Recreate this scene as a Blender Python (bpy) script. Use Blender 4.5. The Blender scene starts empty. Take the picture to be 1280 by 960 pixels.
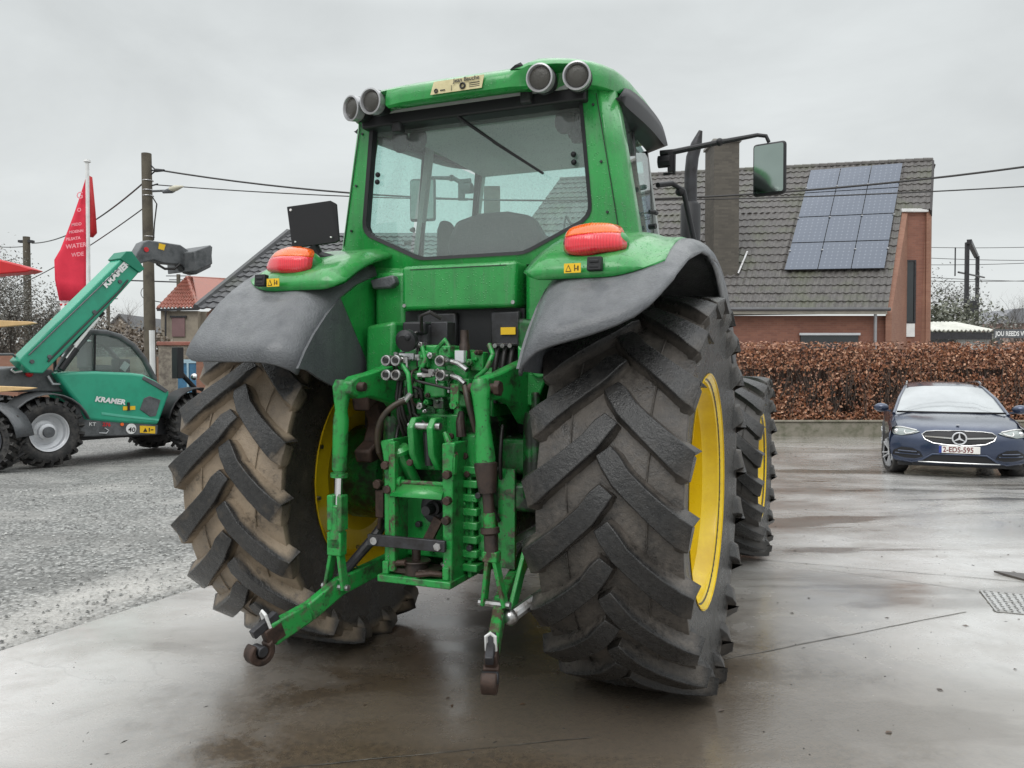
import bpy, math, random
from math import sin, cos, pi, radians, sqrt, atan2
from mathutils import Vector, Matrix
random.seed(7)
scn = bpy.context.scene
COL = scn.collection
V = Vector
F = 1000.0; CAMH = 1.41; PITCH = radians(1.26)

# ------------------------------------------------------------------ materials
def new_mat(name):
    m = bpy.data.materials.new(name); m.use_nodes = True
    nt = m.node_tree; b = nt.nodes['Principled BSDF']
    return m, nt, b
def ND(nt, t, **k):
    n = nt.nodes.new(t)
    for a, v in k.items(): setattr(n, a, v)
    return n
def noise(nt, co, scale, detail=4, rough=.6, dist=0.0):
    n = ND(nt, 'ShaderNodeTexNoise'); n.inputs['Scale'].default_value = scale
    n.inputs['Detail'].default_value = detail; n.inputs['Roughness'].default_value = rough
    n.inputs['Distortion'].default_value = dist
    nt.links.new(co, n.inputs['Vector']); return n.outputs['Fac']
def mrange(nt, v, a, b, c=0.0, d=1.0):
    n = ND(nt, 'ShaderNodeMapRange'); nt.links.new(v, n.inputs[0])
    for i, x in enumerate((a, b, c, d)): n.inputs[i+1].default_value = x
    return n.outputs[0]
def mixc(nt, f, a, b):
    n = ND(nt, 'ShaderNodeMix', data_type='RGBA')
    for s, i in ((f, 0), (a, 6), (b, 7)):
        if isinstance(s, (int, float)): n.inputs[i].default_value = s
        elif isinstance(s, tuple): n.inputs[i].default_value = (*s[:3], 1)
        else: nt.links.new(s, n.inputs[i])
    return n.outputs[2]
def mth(nt, op, a, b=None, c=None):
    n = ND(nt, 'ShaderNodeMath', operation=op)
    for i, s in enumerate((a, b, c)):
        if s is None: continue
        if isinstance(s, (int, float)): n.inputs[i].default_value = s
        else: nt.links.new(s, n.inputs[i])
    return n.outputs[0]
def bump(nt, h, strength, dist=.01):
    n = ND(nt, 'ShaderNodeBump'); n.inputs['Strength'].default_value = strength
    n.inputs['Distance'].default_value = dist; nt.links.new(h, n.inputs['Height']); return n.outputs[0]
def coords(nt, kind='Object'):
    return ND(nt, 'ShaderNodeTexCoord').outputs[kind]

def pm(name, col, rough=.5, metal=0.0, col2=None, scale=8, amt=(.45, .65), bmp=0.0, bscale=60, spec=.5, coat=0.0, rvar=0.0, top_tone=None, trans=0, ior=1.45, drops=0, streak=0, wear=None):
    """painted / plain surface: base colour, an uneven second colour (dirt, wear), fine bump"""
    m, nt, b = new_mat(name)
    co = coords(nt)
    b.inputs['Base Color'].default_value = (*col, 1)
    b.inputs['Roughness'].default_value = rough; b.inputs['Metallic'].default_value = metal
    b.inputs['Specular IOR Level'].default_value = spec; b.inputs['Coat Weight'].default_value = coat
    b.inputs['Coat Roughness'].default_value = .12; b.inputs['IOR'].default_value = ior
    b.inputs['Transmission Weight'].default_value = trans
    c = None
    big = noise(nt, co, scale*.35, 3)
    if col2:
        n = noise(nt, co, scale, 6, .7)
        c = mixc(nt, mrange(nt, n, amt[0], amt[1]), col, col2)
    if top_tone:                      # another tone mixed unevenly onto faces that look up
        g = ND(nt, 'ShaderNodeNewGeometry'); s = ND(nt, 'ShaderNodeSeparateXYZ'); nt.links.new(g.outputs['Normal'], s.inputs[0])
        f = mth(nt, 'MULTIPLY', mrange(nt, s.outputs[2], .2, .95), mrange(nt, noise(nt, co, scale*1.5, 6, .7), .35, .7, .15, .8))
        c = mixc(nt, f, c if c is not None else col, top_tone)
    if c is None:
        c = mixc(nt, mrange(nt, big, .3, .7), tuple(x*.88 for x in col), tuple(min(1, x*1.1) for x in col))
    if wear:                      # paint rubbed off along the edges
        g2 = ND(nt, 'ShaderNodeNewGeometry'); w_ = mth(nt, 'ADD', g2.outputs['Pointiness'], mth(nt, 'MULTIPLY', mth(nt, 'SUBTRACT', noise(nt, co, 35, 4, .7), .5), .16))
        c = mixc(nt, mth(nt, 'MULTIPLY', mrange(nt, w_, .54, .60, 0, .9), mrange(nt, noise(nt, co, 22, 5, .75), .53, .60)), c if c is not None else col, wear)
        sp_ = mrange(nt, noise(nt, co, 75, 2, .5), .66, .70, 0, .8); c = mixc(nt, sp_, c, (.02, .018, .015))
    if streak:                    # run-off marks
        mp_ = ND(nt, 'ShaderNodeMapping'); mp_.inputs['Scale'].default_value = (22, 22, 1.6); nt.links.new(co, mp_.inputs[0])
        sn = noise(nt, mp_.outputs[0], 1.0, 5, .65); c = mixc(nt, mrange(nt, sn, .50, .72, 0, streak), c, tuple(x*.35+.012 for x in col))
        sn2 = noise(nt, mp_.outputs[0], 2.3, 4, .6); c = mixc(nt, mrange(nt, sn2, .56, .74, 0, streak*.5), c, (.16, .20, .15))
    nt.links.new(c, b.inputs['Base Color'])
    if rvar:
        nt.links.new(mrange(nt, noise(nt, co, scale*2, 4), .3, .7, max(0, rough-rvar), min(1, rough+rvar)), b.inputs['Roughness'])
    if bmp: nt.links.new(bump(nt, noise(nt, co, bscale, 3), bmp, .004), b.inputs['Normal'])
    if drops:
        vo = ND(nt, 'ShaderNodeTexVoronoi'); vo.inputs['Scale'].default_value = 95; nt.links.new(co, vo.inputs['Vector'])
        hh = mth(nt, 'MULTIPLY', mrange(nt, vo.outputs['Distance'], .05, .32, 1, 0), mrange(nt, noise(nt, co, 40, 2), .48, .56))
        nb_ = bump(nt, hh, drops, .003)
        nt.links.new(nb_, b.inputs['Coat Normal']); 
        if not bmp: nt.links.new(nb_, b.inputs['Normal'])
    return m

M = {}
M['green'] = pm('green_paint', (.017, .28, .052), .33, col2=(.013, .21, .040), scale=5, spec=.5, coat=.5, rvar=.12, top_tone=(.09, .32, .095), drops=.6, streak=.42)
M['greenold'] = pm('green_worn', (.018, .27, .052), .38, col2=(.028, .055, .026), scale=13, amt=(.50, .64), wear=(.10, .075, .06), bmp=.25, coat=.15, rvar=.12)
M['greendirty'] = pm('green_oily', (.010, .12, .024), .34, col2=(.013, .018, .012), scale=10, amt=(.42, .56), wear=(.07, .07, .05), bmp=.3, coat=.1, rvar=.15)
M['chipped'] = pm('green_chipped', (.018, .24, .045), .42, col2=(.06, .038, .026), scale=16, amt=(.50, .58), wear=(.12, .09, .07), bmp=.4, rvar=.1)
M['rust'] = pm('rusty_steel', (.060, .036, .027), .6, .2, col2=(.025, .017, .014), scale=18, bmp=.5)
M['brownsteel'] = pm('brown_steel', (.055, .038, .031), .45, .3, col2=(.03, .024, .022), scale=20, bmp=.3)
M['steel'] = pm('bright_steel', (.45, .45, .45), .3, .9, col2=(.2, .18, .16), scale=25)
M['chrome'] = pm('chrome', (.7, .7, .7), .12, 1.0)
M['darksteel'] = pm('dark_steel', (.05, .05, .055), .45, .4, col2=(.03, .028, .028), scale=15, bmp=.2)
M['black'] = pm('black_plastic', (.012, .012, .014), .5, bmp=.1)
M['hose'] = pm('black_hose', (.018, .016, .015), .4)
M['fender'] = pm('grey_plastic', (.100, .105, .113), .46, col2=(.072, .077, .085), scale=6, bmp=1.0, bscale=120, rvar=.12, spec=.5, top_tone=(.19, .195, .20), coat=.25, drops=.8, streak=.3)
M['fenderin'] = pm('fender_underside', (.012, .012, .012), .7)
M['yellow'] = pm('yellow_paint', (.84, .60, .012), .3, col2=(.72, .48, .012), scale=4, coat=.3, rvar=.05)
M['sticker'] = pm('yellow_sticker', (.8, .50, .02), .4, col2=(.6, .38, .03), scale=20, amt=(.55, .7))
M['cream'] = pm('cream_sticker', (.62, .55, .32), .5, col2=(.5, .44, .24), scale=10)
M['white'] = pm('white_paint', (.75, .75, .74), .4)
M['ink'] = pm('black_ink', (.015, .015, .015), .5)
M['red'] = pm('red_paint', (.55, .02, .025), .4)
M['silver'] = pm('silver_paint', (.62, .63, .65), .35, .3)
M['glassdark'] = pm('dark_glass', (.02, .025, .028), .05, spec=.8)
M['lampglass'] = pm('lamp_lens', (.055, .052, .045), .15, .0, bmp=.6, bscale=220)
M['lamprim'] = pm('lamp_rim', (.42, .42, .43), .3, .5)
M['interior'] = pm('cab_interior', (.40, .42, .41), .7)
M['seat'] = pm('seat_fabric', (.11, .12, .125), .9, bmp=.3)
def lensmat(name, col):
    m, nt, b = new_mat(name)
    co = coords(nt); w = ND(nt, 'ShaderNodeTexWave'); w.bands_direction = 'X'; w.inputs['Scale'].default_value = 30
    nt.links.new(co, w.inputs[0])
    nt.links.new(mixc(nt, mrange(nt, w.outputs[1], .2, .8), tuple(c*.85 for c in col), col), b.inputs['Base Color'])
    b.inputs['Roughness'].default_value = .15; b.inputs['Coat Weight'].default_value = .6
    b.inputs['Subsurface Weight'].default_value = .35; b.inputs['Subsurface Radius'].default_value = (.02, .01, .01)
    b.inputs['Subsurface Scale'].default_value = .05
    nt.links.new(bump(nt, w.outputs[1], .25, .003), b.inputs['Normal'])
    return m
M['redlens'] = lensmat('red_lens', (.80, .035, .055)); M['amberlens'] = lensmat('amber_lens', (.95, .15, .01))
def glassmat(name, tint, refl=.0, film=(.03, .22)):
    m = bpy.data.materials.new(name); m.use_nodes = True; nt = m.node_tree; nt.nodes.clear()
    o = ND(nt, 'ShaderNodeOutputMaterial'); t = ND(nt, 'ShaderNodeBsdfTransparent'); g = ND(nt, 'ShaderNodeBsdfGlossy')
    d = ND(nt, 'ShaderNodeBsdfDiffuse'); d.inputs[0].default_value = (.5, .52, .5, 1)
    t.inputs[0].default_value = (*tint, 1); g.inputs['Roughness'].default_value = .03
    fr = ND(nt, 'ShaderNodeLayerWeight'); fr.inputs[0].default_value = .5
    mx = ND(nt, 'ShaderNodeMixShader'); m2 = ND(nt, 'ShaderNodeMixShader')
    f = mth(nt, 'ADD', mth(nt, 'MULTIPLY', mth(nt, 'POWER', fr.outputs[1], 5.0), .9), .04+refl); nt.links.new(f, mx.inputs[0])
    nt.links.new(t.outputs[0], mx.inputs[1]); nt.links.new(g.outputs[0], mx.inputs[2])
    n = noise(nt, coords(nt), 150, 2); dd = mrange(nt, n, .55, .7, film[0], film[1])     # rain drops and film
    nt.links.new(dd, m2.inputs[0]); nt.links.new(mx.outputs[0], m2.inputs[1]); nt.links.new(d.outputs[0], m2.inputs[2])
    nt.links.new(m2.outputs[0], o.inputs[0]); return m
M['glass'] = glassmat('cab_glass', (.84, 1.0, .965), .01)
M['glassrear'] = glassmat('rear_glass', (.95, 1.0, .99), .02, (.10, .26))
M['mirror'] = pm('mirror_glass', (.30, .36, .33), .06, 1.0)

def tyre_mat(name, mud, amount, rtop, rgroove, xlim, lo=.36, hi=.58):
    m, nt, b = new_mat(name); co = coords(nt)
    s = ND(nt, 'ShaderNodeSeparateXYZ'); nt.links.new(co, s.inputs[0])
    r = mth(nt, 'SQRT', mth(nt, 'ADD', mth(nt, 'MULTIPLY', s.outputs[1], s.outputs[1]), mth(nt, 'MULTIPLY', s.outputs[2], s.outputs[2])))
    n1 = noise(nt, co, 9, 6, .7); n2 = noise(nt, co, 45, 5, .7)
    rr = mth(nt, 'ADD', r, mth(nt, 'MULTIPLY', mth(nt, 'SUBTRACT', n1, .5), .05))
    f = mrange(nt, rr, rgroove, rtop, 1, 0)
    ax = mth(nt, 'ABSOLUTE', s.outputs[0])
    f = mth(nt, 'MULTIPLY', f, mrange(nt, ax, xlim, xlim+.03, 1, .05)); f = mth(nt, 'MULTIPLY', f, mrange(nt, r, rgroove-.075, rgroove-.045, .12, 1))
    f = mth(nt, 'MULTIPLY', f, mrange(nt, mth(nt, 'ADD', mth(nt, 'MULTIPLY', n1, .6), mth(nt, 'MULTIPLY', n2, .4)), lo, hi, 1-amount, amount))
    base = mixc(nt, mrange(nt, n2, .35, .7), (.010, .010, .0105), (.030, .029, .028))
    worn = mixc(nt, mrange(nt, n1, .56, .72, 0, .35), base, tuple(c*.5 for c in mud))
    c = mixc(nt, f, worn, mixc(nt, mrange(nt, noise(nt, co, 5, 4, .55), .32, .66), tuple(c*.5 for c in mud), tuple(c*1.15 for c in mud)))
    nt.links.new(c, b.inputs['Base Color'])
    nt.links.new(mth(nt, 'ADD', mrange(nt, n1, .35, .65, .14, .40), mth(nt, 'MULTIPLY', f, .25)), b.inputs['Roughness'])
    nt.links.new(bump(nt, mth(nt, 'ADD', n2, mth(nt, 'MULTIPLY', noise(nt, co, 160, 3), .5)), .55, .008), b.inputs['Normal'])
    return m
M['tyreL'] = tyre_mat('tyre_muddy', (.30, .235, .168), .96, .856, .835, .285, .30, .46)
M['tyreR'] = tyre_mat('tyre_grey_mud', (.125, .108, .092), .80, .852, .830, .29, .38, .56)
M['tyreF'] = tyre_mat('tyre_front', (.09, .08, .07), .5, .662, .645, .24)
M['tyrek'] = pm('rubber', (.022, .022, .023), .6, col2=(.07, .065, .06), scale=9, bmp=.4)

# ------------------------------------------------------------------ mesh builder
class MB:
    def __init__(s): s.v = []; s.f = []; s.m = []; s.cur = 0
    def mat(s, i): s.cur = i; return s
    def add(s, vs, fs):
        o = len(s.v); s.v += [tuple(v) for v in vs]; s.f += [tuple(i+o for i in f) for f in fs]; s.m += [s.cur]*len(fs); return s
    def box(s, c, d, R=None):
        c = V(c); x, y, z = d[0]/2, d[1]/2, d[2]/2
        vs = [V((a*x, b*y, e*z)) for e in (-1, 1) for a, b in ((-1, -1), (1, -1), (1, 1), (-1, 1))]
        if R: vs = [R @ v for v in vs]
        return s.add([v+c for v in vs], [(3, 2, 1, 0), (4, 5, 6, 7), (0, 1, 5, 4), (1, 2, 6, 5), (2, 3, 7, 6), (3, 0, 4, 7)])
    def bx(s, x0, x1, y0, y1, z0, z1): return s.box(((x0+x1)/2, (y0+y1)/2, (z0+z1)/2), (abs(x1-x0), abs(y1-y0), abs(z1-z0)))
    def bar(s, a, b, w, h, up=(0, 0, 1), w2=None, h2=None):
        a, b = V(a), V(b); d = (b-a).normalized(); u = V(up)
        if abs(d.dot(u)) > .98: u = V((0, 1, 0))
        r = d.cross(u).normalized(); u = r.cross(d).normalized()
        w2 = w2 or w; h2 = h2 or h
        vs = [p + r*(i*ww/2) + u*(j*hh/2) for p, ww, hh in ((a, w, h), (b, w2, h2)) for i, j in ((-1, -1), (1, -1), (1, 1), (-1, 1))]
        return s.add(vs, [(0, 1, 2, 3), (7, 6, 5, 4), (0, 4, 5, 1), (1, 5, 6, 2), (2, 6, 7, 3), (3, 7, 4, 0)])
    def tube(s, pts, r, n=10, cap=True):
        pts = [V(p) for p in pts]; k = len(pts); rs = r if isinstance(r, (list, tuple)) else [r]*k
        u = None; vs = []
        for i, p in enumerate(pts):
            d = (pts[min(i+1, k-1)]-pts[max(i-1, 0)])
            d = d.normalized() if d.length > 1e-9 else V((0, 0, 1))
            if u is None: u = d.orthogonal().normalized()
            u = (u - d*u.dot(d)); u = u.normalized() if u.length > 1e-6 else d.orthogonal().normalized()
            w = d.cross(u)
            vs += [p + (u*cos(2*pi*j/n) + w*sin(2*pi*j/n))*rs[i] for j in range(n)]
        fs = [(i*n+j, i*n+(j+1) % n, (i+1)*n+(j+1) % n, (i+1)*n+j) for i in range(k-1) for j in range(n)]
        if cap: fs += [tuple(range(n-1, -1, -1)), tuple(range((k-1)*n, k*n))]
        return s.add(vs, fs)
    def cyl(s, a, b, r, n=16): return s.tube([a, b], r, n)
    def lathe(s, prof, o=(0, 0, 0), ax='X', n=48, close=False):
        """prof: (radius, height along axis)"""
        o = V(o); vs = []
        A = {'X': (V((1, 0, 0)), V((0, 1, 0)), V((0, 0, 1))), 'Y': (V((0, 1, 0)), V((0, 0, 1)), V((1, 0, 0))), 'Z': (V((0, 0, 1)), V((1, 0, 0)), V((0, 1, 0)))}[ax]
        for r, h in prof:
            vs += [o + A[0]*h + (A[1]*cos(2*pi*j/n) + A[2]*sin(2*pi*j/n))*r for j in range(n)]
        k = len(prof); rng = range(k if close else k-1)
        return s.add(vs, [(i*n+j, i*n+(j+1) % n, ((i+1) % k)*n+(j+1) % n, ((i+1) % k)*n+j) for i in rng for j in range(n)])
    def disc(s, o, r, ax='X', n=32, d=.002):
        o = V(o); A = {'X': V((d/2, 0, 0)), 'Y': V((0, d/2, 0)), 'Z': V((0, 0, d/2))}[ax]
        return s.tube([o-A, o+A], r, n)
    def ext(s, poly, vec):
        poly = [V(p) for p in poly]; vec = V(vec); n = len(poly)
        return s.add(poly + [p+vec for p in poly], [tuple(range(n-1, -1, -1)), tuple(range(n, 2*n))] + [(i, (i+1) % n, n+(i+1) % n, n+i) for i in range(n)])
    def px(s, poly, x0, x1): return s.ext([(x0, a, b) for a, b in poly], (x1-x0, 0, 0))     # polygon in YZ
    def py(s, poly, y0, y1): return s.ext([(a, y0, b) for a, b in poly], (0, y1-y0, 0))     # polygon in XZ
    def grid(s, rows, flip=False):
        n = len(rows[0]); vs = [p for r in rows for p in r]
        fs = [(i*n+j, i*n+j+1, (i+1)*n+j+1, (i+1)*n+j) for i in range(len(rows)-1) for j in range(n-1)]
        if flip: fs = [f[::-1] for f in fs]
        return s.add(vs, fs)
    def sphere(s, c, r, n=12, k=8, sc=(1, 1, 1)):
        c = V(c)
        rows = [[c + V((sin(pi*i/k)*cos(2*pi*j/n)*r*sc[0], sin(pi*i/k)*sin(2*pi*j/n)*r*sc[1], cos(pi*i/k)*r*sc[2])) for j in range(n+1)] for i in range(k+1)]
        return s.grid(rows, True)
    def ring(s, c, R, r, ax='Y', n=32, k=8, a0=0, a1=2*pi):
        c = V(c); E = {'Y': (V((1, 0, 0)), V((0, 0, 1))), 'X': (V((0, 1, 0)), V((0, 0, 1))), 'Z': (V((1, 0, 0)), V((0, 1, 0)))}[ax]
        return s.tube([c + (E[0]*cos(a0+(a1-a0)*i/n) + E[1]*sin(a0+(a1-a0)*i/n))*R for i in range(n+1)], r, k)
    def build(s, name, mats, parent=None, bevel=0, seg=2, smooth=35, sol=0, loc=None, subs=0, off=0):
        me = bpy.data.meshes.new(name); me.from_pydata(s.v, [], s.f); me.update()
        if not isinstance(mats, (list, tuple)): mats = [mats]
        for m in mats: me.materials.append(M[m] if isinstance(m, str) else m)
        if len(mats) > 1:
            for p, i in zip(me.polygons, s.m): p.material_index = i
        o = bpy.data.objects.new(name, me); COL.objects.link(o)
        if parent: o.parent = parent
        if loc is not None: o.location = loc
        if smooth:
            me.shade_smooth(); me.set_sharp_from_angle(angle=radians(smooth))
        if sol:
            d = o.modifiers.new('sol', 'SOLIDIFY'); d.thickness = sol; d.offset = off
        if bevel:
            d = o.modifiers.new('bev', 'BEVEL'); d.width = bevel; d.segments = seg; d.limit_method = 'ANGLE'; d.angle_limit = radians(40)
            d.use_clamp_overlap = True
            d.harden_normals = False
        if subs:
            d = o.modifiers.new('sub', 'SUBSURF'); d.levels = subs; d.render_levels = subs
        return o
def _parts(s, name, mats, parent=None, **k):
    par = list(range(len(s.v)))
    def fd(i):
        while par[i] != i: par[i] = par[par[i]]; i = par[i]
        return i
    for f in s.f:
        a = fd(f[0])
        for i in f[1:]: par[fd(i)] = a
    g = {}
    for f in s.f: g.setdefault(fd(f[0]), []).append(f)
    out = []
    for fs in g.values():
        ids = sorted({i for f in fs for i in f}); mp = {i: n for n, i in enumerate(ids)}; m = MB()
        m.add([s.v[i] for i in ids], [tuple(mp[i] for i in f) for f in fs]); out.append(m.build(name, mats, parent, **k))
    return out[0]
MB.parts = _parts
def thing(name, label, cat, loc=(0, 0, 0), rz=0, group=None):
    o = bpy.data.objects.new(name, None); COL.objects.link(o); o.location = loc; o.rotation_euler = (0, 0, rz)
    o['label'] = label; o['category'] = cat
    if group: o['group'] = group
    return o
def tag(o, label, cat, group=None):
    o['label'] = label; o['category'] = cat
    if group: o['group'] = group
    return o
def kind(o, k): o['kind'] = k; return o
def lab(o, l): o['label'] = l; return o

_tc = {}
def text(mb, body, size, origin, xdir, ydir, depth=.003, shear=0, bold=0, sx=1.0):
    """lettering as real geometry: laid from origin along xdir with ydir up"""
    cu = bpy.data.curves.new('t', 'FONT'); cu.body = body; cu.size = size; cu.shear = shear; cu.offset = bold; cu.extrude = 0; cu.resolution_u = 3
    ob = bpy.data.objects.new('t', cu); COL.objects.link(ob)
    dg = bpy.context.evaluated_depsgraph_get()
    me = bpy.data.meshes.new_from_object(ob.evaluated_get(dg))
    x, y = V(xdir).normalized(), V(ydir).normalized(); z = x.cross(y).normalized(); o = V(origin)
    mb.add([o + x*(v.co.x*sx) + y*v.co.y + z*depth for v in me.vertices], [tuple(p.vertices) for p in me.polygons])
    w = max((v.co.x for v in me.vertices), default=0)*sx
    COL.objects.unlink(ob); bpy.data.objects.remove(ob); bpy.data.meshes.remove(me); bpy.data.curves.remove(cu)
    return w

def wd(u, v, Y):
    """point at forward distance Y behind photo position (u, v)"""
    a = (u-640)/F; b = (480-v)/F
    d = V((a, cos(PITCH)+b*sin(PITCH), -sin(PITCH)+b*cos(PITCH)))
    t = Y/d.y; return V((d.x*t, Y, CAMH+d.z*t))
def gz(Y):
    if Y < 5: return 0.0
    if Y < 14: return -.30*((Y-5)/9.0)**1.15
    return -.30 - .001*(Y-14)
# ------------------------------------------------------------------ tractor
TR = thing('farm_tractor', 'large green farm tractor with yellow rims and grey fenders, seen from behind on wet concrete', 'tractor', (-.11, 3.93, 0), -.386)

def lug_tyre(sx, R, W, rc, rs, rrim, N, aoff, sq):
    """casing plus chevron lugs, axis X, centred at origin; Lambda pattern seen from the rear"""
    mb = MB(); hw = W/2
    prof = [(rrim-.012, -hw*.74), (rrim+.02, -hw*.80), (rrim+.10*R, -hw*.82), (rrim+.22*R, -hw*.86), (rs-.07*R, -hw*.88), (rs-.02*R, -hw*.90), (rs, -hw*.90), (rc-.006, -hw*.6), (rc, -hw*.25), (rc, 0)]
    prof = prof + [(r, -h) for r, h in prof[-2::-1]]
    mb.lathe(prof, n=96)
    dr = .33 if R > .8 else .36
    for side in (-1, 1):
        for k in range(N):
            a0 = 2*pi*(k + (.5 if side > 0 else 0))/N + aoff
            jit = random.uniform(-.006, .006)
            pth = []
            for t, rt, w in ((-.03, .985, .030), (.06, .999, .036), (.20, 1.0, .037), (.40, 1.0, .038), (.60, .997, .041), (.80, .990, .045), (.93, .978, .048), (.99, .957, .048), (1.0, .92, .046), (.955, .87, .036)):
                x = side*hw*t; tt = max(t, 0)
                a = a0 - dr*(min(tt, 1.02)**.85) + jit + .026*max(0, (.2-t)/.2)
                pth.append((x, a, R*rt, w*(R/.9)**.7, t))
            vs = []; fs = []
            for i, (x, a, rt, w, t) in enumerate(pth):
                j0, j1 = max(i-1, 0), min(i+1, len(pth)-1)
                dx = pth[j1][0]-pth[j0][0]; da = (pth[j1][1]-pth[j0][1])*R
                L = sqrt(dx*dx+da*da) or 1
                if L < .02: dx, da, L = side*.5, -.5, .7071
                nx, na = -da/L, dx/L                     # normal in the tangent plane
                if t > .95: nx, na = nx*.25, na/abs(na)*.97
                rb = (rc if t < .6 else rs) - .02*R if t < .95 else rt-.06*R
                for sgn, ww, r in ((1, w*1.62, rb), (1, w*1.08, rt), (-1, w*1.08, rt), (-1, w*1.62, rb)):
                    aa = a + sgn*na*ww/R; xx = x + sgn*nx*ww
                    if t > .95 and r == rb: xx -= side*.05
                    vs.append((xx, -r*cos(aa), r*sin(aa)))
            m = len(pth)
            for i in range(m-1):
                b = i*4; c = b+4
                for p, q in ((0, 1), (1, 2), (2, 3)): fs.append((b+p, b+q, c+q, c+p) if side > 0 else (c+p, c+q, b+q, b+p))
            e = (m-1)*4
            fs += [(3, 2, 1, 0), (e, e+1, e+2, e+3)] if side > 0 else [(0, 1, 2, 3), (e+3, e+2, e+1, e)]
            mb.add(vs, fs)
        for k in range(N):                     # fine ribs in the grooves
            a1 = 2*pi*(k + (.5 if side > 0 else 0))/N + aoff - dr*(.47**.85) + .055
            x_ = side*hw*.47; rr_ = rc+.002; pts_ = [(x_+side*.01*q_, -(rr_)*cos(a1+(2*pi/N-.11)*q_), rr_*sin(a1+(2*pi/N-.11)*q_)) for q_ in (0, .5, 1)]
            mb.tube(pts_, .0045, 4)
    out = []
    for x, y, z in mb.v:
        if z < -sq:
            x *= 1.0 + .02; z = -sq + .002 - .0
        elif z < -sq+.12:
            x *= 1 + .04*(1-(z+sq)/.12)
        out.append((x*sx, y, z))
    mb.v = out
    if sx < 0: mb.f = [f[::-1] for f in mb.f]
    return mb
def rim(sx, r, hw, xd, boltr, hubr):
    """dished steel rim: +x is the outside"""
    mb = MB()
    P = [(r+.012, hw), (r+.014, hw-.012), (r-.006, hw-.028), (r-.014, hw-.075), (r-.032, hw-.10), (r-.034, hw-.16), (r-.055, hw-.19), (r-.058, -hw*.25), (r-.05, -hw*.5), (r-.028, -hw+.08), (r-.010, -hw+.03), (r+.014, -hw+.012), (r+.012, -hw)]
    mb.lathe(P, n=80); mb.lathe([(a+.006 if i in (0, 12) else a-.012, h) for i, (a, h) in enumerate(P)][::-1], n=80)
    mb.lathe([(r-.058, xd), (r-.09, xd-.03), (r*.62, xd-.045), (r*.5, xd-.02), (hubr, xd-.015), (hubr, xd-.04), (r*.5, xd-.045), (r*.62, xd-.07), (r-.09, xd-.055), (r-.058, xd-.03)], n=64)
    mb.v = [(x*sx, y, z) for x, y, z in mb.v]
    if sx < 0: mb.f = [f[::-1] for f in mb.f]
    return mb
def wheel(side, cx, cy, cz, R, W, rc, rs, rr, N, aoff, xd, mat, lbl):
    tb = lug_tyre(side, R, W, rc, rs, rr, N, aoff, cz-.002)
    w = rim(side, rr, W*.405, xd, 0, .13 if R > .8 else .10).build('wheel', 'yellow', TR, loc=(cx, cy, cz), smooth=28)
    lab(w, lbl)
    t = tb.build('tyre', mat, w, bevel=.009 if R > .8 else .006, seg=2, smooth=30)
    hb = MB().lathe([(.0, xd+.09), (.10, xd+.09), (.125, xd+.07), (.125, xd-.02), (.16, xd-.02), (.16, xd-.06), (0, xd-.06)], n=32)
    for k in range(8): a = 2*pi*k/8; hb.cyl((xd-.02, .145*cos(a), .145*sin(a)), (xd+.02, .145*cos(a), .145*sin(a)), .014, 6)
    hb.v = [(x*side, y, z) for x, y, z in hb.v]
    if side < 0: hb.f = [f[::-1] for f in hb.f]
    hb.build('hub', 'greendirty', w)
    bb = MB()
    for k in range(10):
        a = 2*pi*(k+.35)/10; q = rr*.80
        bb.cyl(((xd-.08)*side, q*cos(a), q*sin(a)), ((xd+.0)*side, q*cos(a), q*sin(a)), .011, 6)
    bb.build('rim_bolts', 'steel', w)
    return w
AZ = .862
wheel(1, .812, 0, AZ, .864, .615, .812, .795, .50, 20, .10, -.10, 'tyreR', 'right rear wheel with yellow dished rim and greyish lugged tyre')
wheel(-1, -.900, 0, AZ, .873, .605, .818, .800, .50, 20, .22, -.10, 'tyreL', 'left rear wheel with tan mud between its tyre lugs')
wheel(1, .865, 2.65, .665, .672, .50, .635, .617, .375, 20, .05, .02, 'tyreF', 'right front wheel behind the rear one')
wheel(-1, -.88, 2.65, .665, .675, .54, .635, .617, .375, 20, .12, .02, 'tyreF', 'left front wheel')

# ---- fenders
def lerp(a, b, t): return a+(b-a)*t
def interp(tab, x):
    if x <= tab[0][0]: return tab[0][1]
    for (a, p), (b, q) in zip(tab, tab[1:]):
        if x <= b: return lerp(p, q, (x-a)/(b-a))
    return tab[-1][1]
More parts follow.
